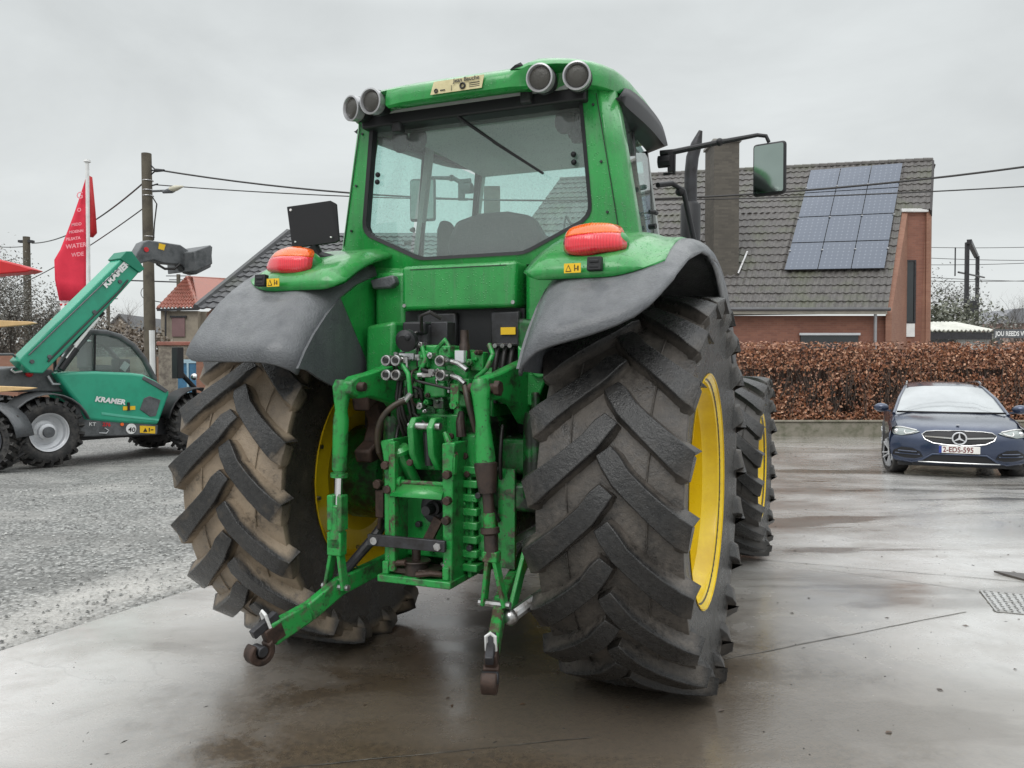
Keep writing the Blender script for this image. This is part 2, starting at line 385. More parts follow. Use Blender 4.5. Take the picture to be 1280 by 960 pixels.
# rear edge angle by distance from the centre line, degrees above horizontal
EDGE = {1: [(.50, 31), (.58, 33.5), (.67, 35), (.83, 38), (.94, 42), (.99, 46.5), (1.025, 53), (1.045, 62), (1.06, 72), (1.08, 82)],
        -1: [(.50, 31), (.58, 31), (.66, 31), (.98, 31.3), (1.03, 33), (1.07, 38), (1.09, 46), (1.10, 55)]}
XO = {1: 1.08, -1: 1.10}
def fr_R(x, side, deg):
    R = 1.10 if deg < 90 else lerp(1.10, 1.06, (deg-90)/60)
    xo = XO[side]
    if x > xo-.11: t = (x-(xo-.11))/.11; R -= .10*(1-sqrt(max(0, 1-t*t)))
    if x < .56: pass
    if x < .66: t = (.66-x)/.16; R -= .105*(1-sqrt(max(0, 1-min(t, 1)**2)))
    return R
for side in (1, -1):
    rows = []; xs = [.50, .503, .51, .52, .535, .555, .58, .61, .64, .67, .70, .78, .86, .92, .96, 1.0, 1.03]
    xo = XO[side]; xs += [xo-.11+.11*sin(pi/2*k/6) for k in range(7)]
    xs = sorted(set(round(x, 4) for x in xs if x <= xo))
    for x in xs:
        e = interp(EDGE[side], x); a1 = 150.0
        rows.append([(side*x, -fr_R(x, side, e+(a1-e)*k/22)*cos(radians(e+(a1-e)*k/22)), AZ+fr_R(x, side, e+(a1-e)*k/22)*sin(radians(e+(a1-e)*k/22))) for k in range(23)])
    # outer skirt: lip that turns down outside the tyre
    x = xo; e = interp(EDGE[side], xo); last = []
    mb = MB().grid(rows, flip=(side > 0))
    sk = []
    for q in (0, .25, .5, .75, 1):
        r_ = []
        for k in range(23):
            dg = e+(150-e)*k/22; drop = (.13 if side > 0 else .18)*min(1, k/7+.15*0)
            R = fr_R(xo, side, dg) - q*drop
            r_.append((side*(xo+.008*sin(pi*q)), -R*cos(radians(dg)), AZ+R*sin(radians(dg))))
        sk.append(r_)
    mb.grid(sk, flip=(side > 0))
    fd = mb.build('fender', ['fender'], TR, sol=.012, smooth=50, bevel=0)
    lab(fd, ('right' if side > 0 else 'left')+' grey plastic fender arching over the rear tyre')
    # grey triangular inner flap and green inner wall
    R = 1.06; arc = lambda d, r=1.018: (-r*cos(radians(d)), AZ+r*sin(radians(d)))
    fl = [arc(32), arc(37), arc(42), arc(50), arc(57), (-.36, 1.46), (-.30, 1.37), (-.38, 1.335), (-.50, 1.318), (-.62, 1.325), (-.72, 1.36), (-.80, 1.395)]
    if side > 0: fl = [arc(32), arc(37), arc(42), arc(50), arc(57), (-.30, 1.40), (-.6, 1.38), (-.8, 1.39)]
    MB().px(fl, side*.486, side*.500).build('fender_flap', 'fender', fd, smooth=0)
    iw = [arc(57), arc(66), arc(76), arc(90), arc(110), arc(130), (.55, 1.2), (-.0, 1.15), (-.27, 1.30), (-.295, 1.368), (-.355, 1.455)]
    MB().px(iw, side*.484, side*.496).build('fender_wall', 'green', fd, smooth=0)
    # green top pod that carries the tail lamp
    prof = [(-.672, 1.742), (-.668, 1.79), (-.64, 1.83), (-.56, 1.872), (-.46, 1.915), (-.36, 1.955), (-.22, 1.985), (0, 1.99), (.25, 1.985), (.5, 1.93)]
    rows = []
    xi, xe = .42, .975
    ns = 16
    for k in range(ns+1):
        u = k/ns; x = lerp(xi, xe, u)
        edge = min(u/.16, 1); edge2 = min((1-u)/.38, 1)
        dz = .10*(1-sqrt(max(0, 1-(1-edge)**2))) + .11*(1-sqrt(max(0, 1-(1-edge2)**2)))
        row = []
        for i, (y, z) in enumerate(prof):
            zz = z-dz*(.25 if i < 2 else 1); yy = y + (.10*(1-edge2)**2 if y < -.5 else 0) + (.05*(1-edge)**2 if y < -.5 else 0)
            fl_ = AZ + sqrt(max(0, 1.112**2-yy*yy)); 
            row.append((side*x, yy, max(zz, fl_)))
        rows.append(row)
    pod = MB().grid(rows, flip=(side > 0)).build('fender_top', 'green', fd, sol=.02, smooth=60, off=-1)
    # tail lamp
    lx, ly, lz = (.70 if side > 0 else .735), -.60, (1.905 if side > 0 else 1.892)
    def lampshell(z0, z1, h):
        rows = []
        for i in range(9):
            zz = lerp(z0, z1, i/8); t = (zz-lz)/.066
            w = (.116 if side > 0 else .134)*(max(0, 1-abs(t)**4.5))**.45*(1-.10*t); rr = []
            for j in range(13):
                s_ = -1+2*j/12; x = lx + w*s_*(1.0) + .012*t*-1
                d = .052*sqrt(max(0, 1-abs(s_)**3)) * sqrt(max(0, 1-abs(t)**3.5)) + .004
                rr.append((side*x, ly - d - .0*t + (.035*t if t > 0 else .01*t) + .05*max(0, s_), zz+.02*(-s_)*-.3))
            rows.append(rr)
        return rows
    tl = MB().grid([[ (x, y, z) for x, y, z in r] for r in lampshell(lz-.066, lz+.012, 1)], flip=(side < 0)).build('tail_lamp', 'redlens', TR, smooth=60, sol=.004)
    MB().grid(lampshell(lz+.013, lz+.066, 1), flip=(side < 0)).build('indicator_lens', 'amberlens', tl, smooth=60, sol=.004)
    MB().sphere((side*lx, ly+.065, lz-.012), 1, 24, 12, (.130, .085, .072)).build('lamp_housing', 'green', tl, smooth=60)
    # socket and hazard sticker on the pod's rear face
    sy = -.70
    sx_, stx = (.735, .650) if side > 0 else (.815, .742)
    MB().box((side*sx_, sy+.012, 1.795), (.056, .03, .052), Matrix.Rotation(radians(-6), 3, 'X')).bx(side*sx_-.018, side*sx_+.018, sy-.006, sy+.0, 1.798, 1.81).bx(side*sx_-.018, side*sx_+.018, sy-.006, sy+.0, 1.778, 1.79).build('socket', 'black', fd, bevel=.004)
    st = MB().box((side*stx, sy-.0, 1.782), (.066, .004, .036)).build('hazard_sticker', 'sticker', fd, smooth=0)
    g = MB(); c = side*stx
    g.py([(c-.027, 1.769), (c-.003, 1.769), (c-.015, 1.795)], sy-.0035, sy-.003); g.build('hazard_mark', 'ink', st, smooth=0)
    g = MB().py([(c-.023, 1.7715), (c-.007, 1.7715), (c-.015, 1.789)], sy-.0045, sy-.004); g.build('hazard_fill', 'sticker', st, smooth=0)
    g = MB(); g.bx(c+.008, c+.011, sy-.0035, sy-.003, 1.77, 1.795).bx(c+.011, c+.018, sy-.0035, sy-.003, 1.778, 1.781).bx(c+.020, c+.025, sy-.0035, sy-.003, 1.772, 1.79); g.build('hazard_bars', 'ink', st, smooth=0)

# ---- cab
CG = 'green'
def sidex(y, z):
    """half width of the cab by length and height"""
    b = interp([(-.2, .775), (0, .762), (.45, .70), (1.05, .655)], y)
    return b - (z-2.0)*.17 if z > 2.0 else b
inn = [(-.54, 2.585), (.54, 2.585), (.584, 2.12), (.583, 2.09), (.572, 2.065), (.548, 2.042), (.30, 1.928), (.27, 1.918), (.24, 1.915), (-.24, 1.915), (-.27, 1.918), (-.30, 1.928), (-.548, 2.042), (-.572, 2.065), (-.583, 2.09), (-.584, 2.12)]
out = [(-.60, 2.63), (.60, 2.63), (.675, 2.16), (.685, 2.09), (.70, 2.00), (.60, 1.90), (.34, 1.878), (.30, 1.875), (.24, 1.873), (-.24, 1.873), (-.30, 1.875), (-.34, 1.878), (-.60, 1.90), (-.70, 2.00), (-.685, 2.09), (-.675, 2.16)]
mb = MB(); n = len(inn)
vs = [(x, -.215, z) for x, z in inn]+[(x, -.205, z) for x, z in out]+[(x, -.15, z) for x, z in inn]+[(x, -.15, z) for x, z in out]
fs = []
for i in range(n):
    j = (i+1) % n
    fs += [(i, n+i, n+j, j), (2*n+i, i, j, 2*n+j), (n+i, 3*n+i, 3*n+j, n+j)]
mb.add(vs, fs)
# corner pillars: chamfer then side face
for s in (1, -1):
    zz = [1.93, 2.0, 2.16, 2.4, 2.63]
    xo_ = lambda z: interp([(1.93, .715), (2.0, .70), (2.16, .675), (2.63, .60)], z)
    rows = [[(s*xo_(z), -.206, z), (s*(xo_(z)+.012), -.198, z), (s*(sidex(-.12, z)-.004), -.125, z), (s*sidex(-.1, z), -.105, z), (s*sidex(-.03, z), -.03, z), (s*(sidex(-.03, z)-.05), -.02, z)] for z in zz]
    mb.grid(rows, flip=(s < 0))
cab = mb.build('cab_frame', CG, TR, smooth=30, sol=.006, bevel=0)
# lower cab skirt that sweeps to the fenders
mb = MB()
for s in (1, -1):
    mb.add([(s*.30, -.205, 1.875), (s*.60, -.205, 1.90), (s*.70, -.205, 2.0), (s*.78, -.13, 1.99), (s*.79, -.12, 1.90), (s*.60, -.215, 1.84), (s*.36, -.24, 1.82), (s*.30, -.24, 1.83)], [(0, 7, 6, 1), (1, 6, 5, 2), (2, 5, 4, 3)] if s < 0 else [(1, 6, 7, 0), (2, 5, 6, 1), (3, 4, 5, 2)])
mb.build('cab_skirt', CG, TR, sol=.012)
# rear window
g = [(x*.995, z-.0) for x, z in inn]
rw = MB().py([(x, z) for x, z in inn], -.172, -.167).build('rear_window', 'glassrear', TR, smooth=0)
mb = MB(); pts = inn
sc2 = [(x*.967, 1.0) for x, z in inn]
cxz = (0, 2.27)
inner2 = [(x*.968, cxz[1]+(z-cxz[1])*.955) for x, z in inn]
vs = [(x, -.222, z) for x, z in inn]+[(x, -.218, z) for x, z in inner2]+[(x, -.176, z) for x, z in inner2]
fs = []
for i in range(n):
    j = (i+1) % n; fs += [(i, j, n+j, n+i), (n+i, n+j, 2*n+j, 2*n+i)]
mb.add(vs, fs).build('window_seal', 'black', rw, smooth=0)
hn = MB()
for x, z in ((-.515, 2.35), (-.518, 2.315), (.49, 2.35), (.492, 2.315)):
    hn.sphere((x, -.19, z), .013, 10, 6)
hn.parts('window_hinges', 'black', rw)
wp = MB().tube([(-.06, -.245, 2.575), (-.02, -.25, 2.54), (.17, -.235, 2.40)], [.012, .009, .007], 6).tube([(.12, -.232, 2.435), (.36, -.222, 2.27)], [.008, .006], 6).build('wiper', 'black', rw)
# header under the roof
MB().bx(-.565, .565, -.26, -.10, 2.56, 2.655).build('cab_header', 'black', TR, bevel=.01)
mb = MB(); mb.box((.30, -.27, 2.60), (.05, .05, .06)).box((-.37, -.24, 2.55), (.05, .05, .05)).build('latch', 'darksteel', TR, bevel=.008)
# roof
def roofring(inset, z, yr=-.40, yf=1.16, xw=.665, rise=0.0):
    pts = []
    N = 56; cy = (yr+yf)/2; hy = (yf-yr)/2-inset; 
    for k in range(N):
        a = 2*pi*k/N; c, s_ = cos(a), sin(a); e = .42
        x = abs(c)**e*(1 if c > 0 else -1); y = abs(s_)**e*(1 if s_ > 0 else -1)
        yy = cy + hy*y; tt_ = (yy-yr)/(yf-yr); w = (xw-inset)*(lerp(1.0, .97, tt_)+.055*sin(pi*tt_)) 
        pts.append((w*x, yy, z + rise*(1-(x)**4) + .05*max(0, (yy-yr)/(yf-yr))*0))
    return pts
rings = [roofring(.09, 2.61), roofring(.02, 2.60), roofring(0, 2.610), roofring(-.006, 2.635), roofring(.0, 2.662), roofring(.012, 2.680), roofring(.04, 2.698), roofring(.10, 2.722), roofring(.22, 2.752), roofring(.38, 2.772), roofring(.58, 2.78)]
mb = MB(); N = 56
vs = [p for r in rings for p in r]
vs = [(x, y, z + .075*max(0, (y+.35)) + (.030*max(0, min(1, (x-.30)/.05))*max(0, min(1, (.5-y)/.6)) if z > 2.66 else 0)) for x, y, z in vs]
# the rear lip is cut back at both corners for the lamps
fs = [(i*N+j, i*N+(j+1) % N, (i+1)*N+(j+1) % N, (i+1)*N+j) for i in range(len(rings)-1) for j in range(N)]
fs.append(tuple(range((len(rings)-1)*N, len(rings)*N)))
def rl(p):
    x, y, z = p
    if y < -.3 and abs(x) > .34 and z < 2.68:
        y = max(y, lerp(-.40, -.30, min(1, (abs(x)-.34)/.06))); z = max(z, 2.675) if abs(x) > .36 else z
    return (x, y, z)
mb.add([rl(p) for p in vs], fs)
roof = mb.build('roof', 'green', TR, smooth=45, bevel=0)
lab(roof, 'green rounded cab roof with drizzle and a torn notch')
# hollow, torn notch and underside
MB().ext([(.265, -.385, 2.688), (.29, -.39, 2.702), (.315, -.385, 2.712), (.325, -.385, 2.698), (.35, -.385, 2.683), (.31, -.40, 2.680)], (0, .06, .0)).build('roof_tear', 'black', roof, smooth=0)
MB().bx(-.52, .52, -.27, 1.08, 2.615, 2.64).build('roof_lining', 'interior', roof)
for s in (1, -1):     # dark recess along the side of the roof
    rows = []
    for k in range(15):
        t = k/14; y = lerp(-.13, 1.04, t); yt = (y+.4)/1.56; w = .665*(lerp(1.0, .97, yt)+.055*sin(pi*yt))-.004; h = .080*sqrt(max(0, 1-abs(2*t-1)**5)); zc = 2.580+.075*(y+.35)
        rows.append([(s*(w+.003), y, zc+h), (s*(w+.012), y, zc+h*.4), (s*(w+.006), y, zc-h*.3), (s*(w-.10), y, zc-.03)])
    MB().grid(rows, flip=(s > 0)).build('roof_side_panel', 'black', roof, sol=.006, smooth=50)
stk = MB().ext([(-.105, -.415, 2.617), (.145, -.415, 2.617), (.155, -.410, 2.674), (-.09, -.410, 2.674)], (0, .003, 0)).build('dealer_sticker', 'cream', roof, smooth=0)
mb = MB(); text(mb, 'Jean Bauche', .026, (.01, -.414, 2.655), (1, 0, 0), (0, .1, 1), .004, bold=.0006)
mb.ring((-.075, -.418, 2.630), .007, .003); mb.ring((.055, -.418, 2.637), .011, .004)
for z in (2.645, 2.636, 2.628): mb.bx(.085, .135, -.4145, -.413, z-.0015, z+.0015)
mb.bx(-.055, -.03, -.4185, -.4175, 2.627, 2.632).bx(.0, .002, -.4185, -.4175, 2.622, 2.645).build('sticker_print', 'ink', stk, smooth=0)
# work lamps
for (x, y, z, tx) in ((-.43, -.375, 2.640, -.12), (-.56, -.335, 2.635, -.35), (.405, -.385, 2.632, .0), (.56, -.36, 2.628, .14)):
    d = V((sin(tx), -cos(tx), -.10)).normalized(); c = V((x, y, z))
    o = MB().tube([c-d*.10, c-d*.07, c-d*.02, c+d*.016, c+d*.018], [.035, .050, .058, .060, .053], 28, cap=False).tube([c+d*.018, c+d*.003], [.053, .047], 28, cap=False).build('work_lamp', 'lamprim', TR, smooth=50)
    MB().tube([c+d*.005, c+d*.009, c+d*.013], [.047, .044, .018], 24).build('lens', 'lampglass', o, smooth=50)
    MB().tube([c-d*.10, c-d*.06, c-d*.03], [.045, .057, .0595], 20).build('lamp_back', 'black', o)
# side glass, pillars, door
for s in (1, -1):
    def sp(y, z, o=0): return (s*(sidex(y, z)+o), y, z)
    MB().add([sp(-.03, 1.95), sp(.43, 1.95), sp(.43, 2.62), sp(-.03, 2.62)], [(0, 1, 2, 3)]).build('quarter_window', 'glass', TR, sol=.004, smooth=0)
    d = MB().add([sp(.47, 1.30), sp(1.03, 1.30), sp(1.03, 2.62), sp(.47, 2.62)], [(0, 1, 2, 3)]).build('door', 'glass', TR, sol=.004, smooth=0)
    MB().bar(sp(.45, 1.2), sp(.45, 2.66), .03, .04, (0, 1, 0)).bar(sp(1.04, 1.25, -.01), sp(1.04, 2.66, -.01), .03, .03, (0, 1, 0)).build('door_frame', 'black', d)
    MB().tube([sp(.47, 2.2, .02), sp(.49, 2.2, .045), sp(.52, 2.2, .05)], .012, 8).tube([sp(.45, 2.12, .01), sp(.44, 2.12, .045)], .014, 8).build('door_handle', 'black', d)
    MB().bar((s*(sidex(1.07, 2.0)-.03), 1.08, 1.95), (s*(sidex(1.07, 2.6)-.03), 1.08, 2.66), .032, .05, (0, 1, 0)).bar((s*(sidex(.45, 2.0)-.035), .45, 1.9), (s*(sidex(.45, 2.6)-.035), .45, 2.66), .03, .05, (0, 1, 0)).build('cab_pillar', 'interior', TR)
    MB().bx(s*.50, s*.66, -.12, 1.1, 1.5, 1.96).build('cab_side_wall', 'interior', TR)
MB().add([(-.62, 1.10, 1.75), (.62, 1.10, 1.75), (.55, 1.06, 2.62), (-.55, 1.06, 2.62)], [(0, 1, 2, 3)]).build('windscreen', 'glass', TR, sol=.004, smooth=0)
MB().bx(-.6, .6, 1.0, 1.08, 1.2, 1.8).bx(-.62, .62, -.15, 1.05, 1.1, 1.2).bx(-.56, .56, -.16, -.02, 1.86, 1.90).build('cab_floor', 'black', TR)
mb = MB(); mb.bx(-.30, .30, .68, 1.02, 1.7, 2.0); mb.bx(.30, .55, .2, .75, 1.6, 1.95); mb.build('dashboard', 'seat', TR, bevel=.04)
st = MB().box((-.04, .42, 1.78), (.50, .5, .16)).build('seat', 'seat', TR, bevel=.05)
MB().ext([(-.30, .18, 1.85), (.22, .18, 1.85), (.23, .14, 2.05), (.17, .12, 2.16), (.04, .11, 2.19), (-.12, .11, 2.19), (-.25, .12, 2.16), (-.31, .14, 2.05)], (0, .10, .0)).build('backrest', 'seat', st, bevel=.03, seg=3)
MB().ext([(-.46, .30, 1.8), (-.34, .30, 1.8), (-.35, .28, 2.16), (-.38, .28, 2.2), (-.42, .28, 2.2), (-.44, .28, 2.15)], (0, .07, 0)).build('armrest', 'seat', st, bevel=.015)
MB().ring((0, .62, 2.03), .20, .014, 'Z').cyl((0, .62, 2.03), (0, .75, 1.8), .025).build('steering_wheel', 'black', TR)
MB().bx(.42, .56, -.08, .05, 2.46, 2.6).bx(.44, .50, -.09, -.05, 2.43, 2.5).build('interior_speaker', 'black', TR, bevel=.02)
for x in (-.44, -.34, .42, .53):
    MB().sphere((x, -.10, 2.53), 1, 12, 8, (.05, .03, .06)).build('interior_lamp_pod', 'black', TR)
MB().tube([(.30, 1.13, 1.9), (.02, 1.13, 2.34)], .008, 6).tube([(.02, 1.13, 2.34), (.0, 1.12, 2.2)], .006, 6).build('front_wiper', 'black', TR)

# panel and rear body under the window
mb = MB().bx(-.285, .285, -.36, -.2, 1.668, 1.872); p = mb.build('rear_panel', 'green', TR, bevel=.018, seg=3)
mb = MB()
for x in (-.27, .27): mb.cyl((x, -.365, 1.69), (x, -.355, 1.69), .009, 8)
mb.build('panel_screws', 'steel', p)
for s in (1, -1):
    MB().bx(s*.30, s*.47, -.30, .1, 1.45, 1.86).build('body_column', 'green', TR, bevel=.025, seg=3)
    MB().ext([(s*.30, -.40, 1.62), (s*.455, -.40, 1.60), (s*.46, -.40, 1.36), (s*.31, -.40, 1.36)], (0, .18, 0)).build('hitch_bracket_cover', 'green' if s < 0 else 'greendirty', TR, bevel=.02)
MB().ext([(-.47, -.34, 1.818), (-.345, -.34, 1.838), (-.33, -.34, 1.80), (-.36, -.34, 1.778), (-.455, -.34, 1.775)], (0, .08, 0)).build('grab_handle', M['fender'], TR, bevel=.008)
MB().bx(-.30, .30, -.30, -.05, 1.36, 1.668).build('rear_bulkhead', 'black', TR)
mb = MB().bx(-.22, -.02, -.335, -.30, 1.50, 1.655).bx(.15, .29, -.335, -.30, 1.48, 1.655); mb.parts('black_cover', M['darksteel'], TR, bevel=.01)
MB().bx(.205, .275, -.345, -.338, 1.55, 1.582).build('bulkhead_sticker', 'sticker', TR, smooth=0)
mb = MB()
for x in (.20, .235, .27): mb.tube([(x, -.40, 1.50), (x, -.33, 1.50)], [.010, .013], 8)
mb.build('hydraulic_ports', 'steel', TR)

# ---- transmission, axle and hitch
mb = MB().bx(-.21, .21, -.52, .9, .52, 1.20).bx(-.24, .24, -.30, .5, .62, 1.1).build('transmission_housing', 'greendirty', TR, bevel=.03)
mb = MB().bx(-.19, .19, -.60, -.45, .60, .88); mb.bx(-.235, -.20, -.58, .1, .60, .96).bx(.20, .235, -.58, .1, .60, .96)
for x, z in ((-.15, .63), (.15, .63), (-.15, .84), (.15, .84), (0, .63), (.1, .72)): mb.cyl((x, -.615, z), (x, -.60, z), .012, 6)
mb.build('gearbox_rear_plate', 'green', TR, bevel=.012)
for s in (1, -1):
    MB().lathe([(.20, 0), (.19, .12), (.13, .18), (.12, .40), (.17, .44), (.24, .46), (.24, .52), (.16, .56)], (0, 0, AZ), 'X', 36).build('axle_housing', 'greendirty', TR, smooth=40) if s > 0 else \
    MB().lathe([(.20, 0), (.19, -.12), (.13, -.18), (.12, -.40), (.17, -.44), (.24, -.50), (.24, -.74), (.20, -.78), (.0, -.79)], (0, 0, AZ), 'X', 36).build('axle_housing', 'greendirty', TR, smooth=40)
# cast brown bracket inside the left wheel
MB().px([(-.36, 1.34), (-.26, 1.36), (-.2, 1.1), (-.3, .98), (-.42, .96), (-.44, 1.02), (-.36, 1.06), (-.32, 1.14), (-.37, 1.24), (-.44, 1.2), (-.46, 1.28)], -.50, -.41).build('cast_bracket', 'rust', TR, bevel=.012)
# rockshaft
MB().cyl((-.30, -.35, 1.33), (.38, -.35, 1.33), .075, 24).bx(-.18, .20, -.42, -.2, 1.18, 1.38).build('rockshaft', 'green', TR, bevel=.01)
for s, xo_ in ((-1, -.30), (1, .33)):
    # lift arm: swept plate from shaft to eye
    xi_ = s*.26 if s < 0 else .34
    arm = MB()
    prof = [(-.27, 1.28), (-.30, 1.42), (-.42, 1.45), (-.66, 1.385), (-.75, 1.368), (-.795, 1.345), (-.795, 1.30), (-.74, 1.275), (-.66, 1.28), (-.54, 1.25), (-.46, 1.17), (-.36, 1.15), (-.30, 1.2)]
    if s < 0: vs0 = lambda y: lerp(-.20, -.30, min(1, max(0, (-.3-y)/.45)))
    else: vs0 = lambda y: lerp(.38, .30, min(1, max(0, (-.3-y)/.45)))
    n2 = len(prof); w = .026
    arm.add([(vs0(y)-w, y, z) for y, z in prof]+[(vs0(y)+w, y, z) for y, z in prof], [tuple(range(n2-1, -1, -1)), tuple(range(n2, 2*n2))]+[(i, (i+1) % n2, n2+(i+1) % n2, n2+i) for i in range(n2)])
    arm.cyl((vs0(-.35)-.05, -.35, 1.32), (vs0(-.35)+.05, -.35, 1.32), .095, 24)
    a = arm.build('lift_arm', 'greenold', TR, bevel=.008)
    lab(a, ('left' if s < 0 else 'right')+' green lift arm of the rear hitch')
    xe = vs0(-.75)
    MB().cyl((xe-.062, -.745, 1.325), (xe+.062, -.745, 1.325), .020, 12).cyl((xe+s*.05, -.745, 1.325), (xe+s*.075, -.745, 1.325), .032, 6).build('pin', 'rust', a, bevel=.004)
    # lift rod
    top = V((xe + (-.035 if s < 0 else -.0), -.77, 1.325)); bot = V((s*.375, -.765, .50)) if s < 0 else V((.372, -.80, .52))
    ax = (bot-top)
    P = lambda t: top+ax*t
    if s < 0:
        r = MB().tube([P(-.035), P(.0), P(.04), P(.12), P(.17), P(.42), P(.425)], [.028, .040, .036, .026, .033, .031, .030], 20).tube([P(.44), P(.46)], [.037, .037], 16).tube([P(.425), P(.44)], .026, 16).build('lift_rod', 'greenold', TR, smooth=50)
        MB().tube([P(.46), P(.60)], .0185, 16).build('chrome_rod', 'chrome', r)
        q = MB().tube([P(.60), P(.78)], [.030, .034], 12)
        c = P(.64); q.box(tuple(c+V((-.02, -.005, -.0))), (.03, .055, .15)).box(tuple(c+V((.026, -.005, .0))), (.022, .055, .15)).box(tuple(P(.80)), (.07, .05, .10))
        q.build('turnbuckle', 'greenold', r, bevel=.006)
    else:
        r = MB().tube([P(-.045), P(0), P(.05), P(.16), P(.34), P(.37)], [.026, .040, .034, .028, .040, .036], 20).build('lift_rod', 'greenold', TR, smooth=50)
        MB().tube([P(.35), P(.36), P(.44), P(.50)], [.034, .046, .040, .034], 14).tube([P(.50), P(.66)], .0215, 14).tube([P(.66), P(.665), P(.69), P(.70), P(.80)], [.0, .036, .038, .026, .028], 14).build('adjusting_screw', 'brownsteel', r, smooth=50)
        MB().tube([P(.595), P(.695)], .0245, 12).build('painted_sleeve', 'chipped', r)
    f = MB()
    b = P(1.0); t_ = P(.80)
    sgn = 1
    f.bar(t_+V((-.012, 0, 0)), b+V((-.045, 0, -.03)), .016, .045, (0, 1, 0)).bar(t_+V((.012, 0, 0)), b+V((.045, 0, -.03)), .016, .045, (0, 1, 0)).box(tuple(t_), (.06, .05, .04))
    f.build('rod_fork', 'greenold' if s < 0 else 'chipped', r, bevel=.004)
    MB().cyl(tuple(b+V((-.065, 0, -.02))), tuple(b+V((.065, 0, -.02))), .014, 8).build('fork_pin', 'steel', r)
    # lower link
    A = V((s*.27, -.20, .55)); B = V((s*.375, -.76, .475)); Cc = V((-.475, -1.06, .355)) if s < 0 else V((.455, -1.02, .375))
    L = MB()
    if s < 0:
        mid = B.lerp(Cc, .45)+V((0, 0, -.018)); L.bar(A, B, .040, .07, w2=.042, h2=.078).bar(B+(A-B)*.03, mid, .042, .078, w2=.042, h2=.08).bar(mid+(B-mid)*.04, Cc, .042, .08, w2=.045, h2=.095)
    else:
        L.bar(A, B, .040, .085, w2=.045, h2=.085).bar(B+(A-B)*.03, Cc, .045, .075, w2=.04, h2=.085)
    lk = L.build('lower_link', 'greenold' if s < 0 else 'chipped', TR, bevel=.008)
    lab(lk, ('left' if s < 0 else 'right')+' lower link arm ending in a rusty claw hook')
    d = (Cc-B).normalized()
    # claw hook: C shape in the plane of the link
    hk = MB(); hp = []
    side_ = d.cross(V((0, 0, 1))).normalized(); up = side_.cross(d)
    ctr = Cc + d*.066 - up*.028
    for k in range(0, 19):
        a = radians(-200 + 265*k/18); q5 = .056 if k < 15 else .056-.010*(k-14)/4; hp.append(ctr + d*q5*cos(a) + up*q5*sin(a))
    for k in range(18, -1, -1):
        a = radians(-200 + 265*k/18); hp.append(ctr + d*.029*cos(a) + up*.029*sin(a))
    hk.ext([p-side_*.028 for p in hp], side_*.056)
    hk.bar(Cc-d*.05, Cc+d*.03, .046, .07)
    hook = hk.build('claw_hook', 'rust', lk, bevel=.006)
    MB().tube([ctr-side_*.031, ctr+side_*.031], .022, 20).build('ball_socket', 'darksteel', lk, bevel=.004)
    q = Cc + up*.075 - d*.0
    MB().tube([q-side_*.016-up*.04, q-side_*.016+up*.02, q+up*.034, q+side_*.016+up*.02, q+side_*.016-up*.04], .0065, 8).build('latch_clip', 'white', lk)
    MB().bar(Cc+up*.06-d*.05, Cc+up*.045+d*.07, .03, .035).build('latch_lever', 'darksteel', lk, bevel=.004)
# stabiliser bars and extra arms
MB().bar((.30, -.50, .98), (.30, -.50, .56), .075, .02, (0, 1, 0)).build('stabiliser_plate', 'greenold', TR)
MB().bar((.44, -.62, .70), (.42, -.78, .42), .05, .018, (1, 0, 0), w2=.06).build('stabiliser_arm', 'green', TR, bevel=.004)
MB().tube([(.60, -.55, .60), (.52, -.66, .52), (.43, -.78, .45)], [.012, .022, .026], 10).sphere((.43, -.78, .45), .032).build('stabiliser_ball', 'steel', TR)
MB().tube([(-.235, -.52, .78), (-.29, -.60, .66), (-.40, -.70, .50)], [.018, .024, .02], 10).build('stabiliser_strut', 'darksteel', TR)
MB().tube([(-.255, -.58, .86), (-.262, -.60, .70)], .012, 8).box((-.235, -.63, .82), (.04, .03, .12)).cyl((-.24, -.66, .905), (-.24, -.63, .905), .022, 6).build('stabiliser_bracket', 'rust', TR, bevel=.004)
# lift cylinders
MB().tube([(.42, -.47, 1.22), (.42, -.47, 1.18), (.425, -.49, .90), (.43, -.49, .87)], [.05, .055, .055, .058], 24).cyl((.415, -.46, 1.22), (.41, -.45, 1.30), .02).build('lift_cylinder', 'greendirty', TR, bevel=.004)
lab(MB().tube([(-.30, -.40, 1.18), (-.30, -.42, .78)], .050, 24).cyl((-.30, -.40, 1.18), (-.29, -.40, 1.28), .02).build('lift_cylinder', 'greendirty', TR), 'left lift cylinder')
# drawbar frame: two posts with ladder plates, cross tray
mb = MB().ext([(-.185, -.72, 1.10), (-.120, -.72, 1.112), (-.120, -.72, .56), (-.165, -.72, .56), (-.165, -.72, 1.0), (-.175, -.72, 1.06)], (0, .14, 0)); mb.build('frame_post', 'greenold', TR, bevel=.006)
MB().bx(-.135, -.105, -.735, -.70, .56, 1.10).build('post_rail', 'chipped', TR, bevel=.004)
mb = MB().ext([(.105, -.72, 1.10), (.165, -.72, 1.105), (.155, -.72, 1.02), (.150, -.72, .53), (.108, -.72, .53)], (0, .14, 0)); mb.build('frame_post', 'greenold', TR, bevel=.006)
mb = MB()
for s in (-1, 1):
    x0 = -.18 if s < 0 else .13
    for k in range(8):
        z = .56+.058*k; mb.bx(x0-.0, x0+.085 if s > 0 else x0-.02+.05, -.62 if s > 0 else -.64, -.48, z, z+.032)
    mb.bx(x0+.03, x0+.05, -.60, -.40, .53, 1.02)
mb.build('ladder_plate', 'green', TR, bevel=.005)
b = MB()
for x, z in ((-.15, 1.0), (.135, .975), (.135, .87), (.13, .79), (-.14, .90)): b.cyl((x, -.745, z), (x, -.715, z), .019, 6)
b.build('frame_bolts', 'rust', TR, bevel=.003)
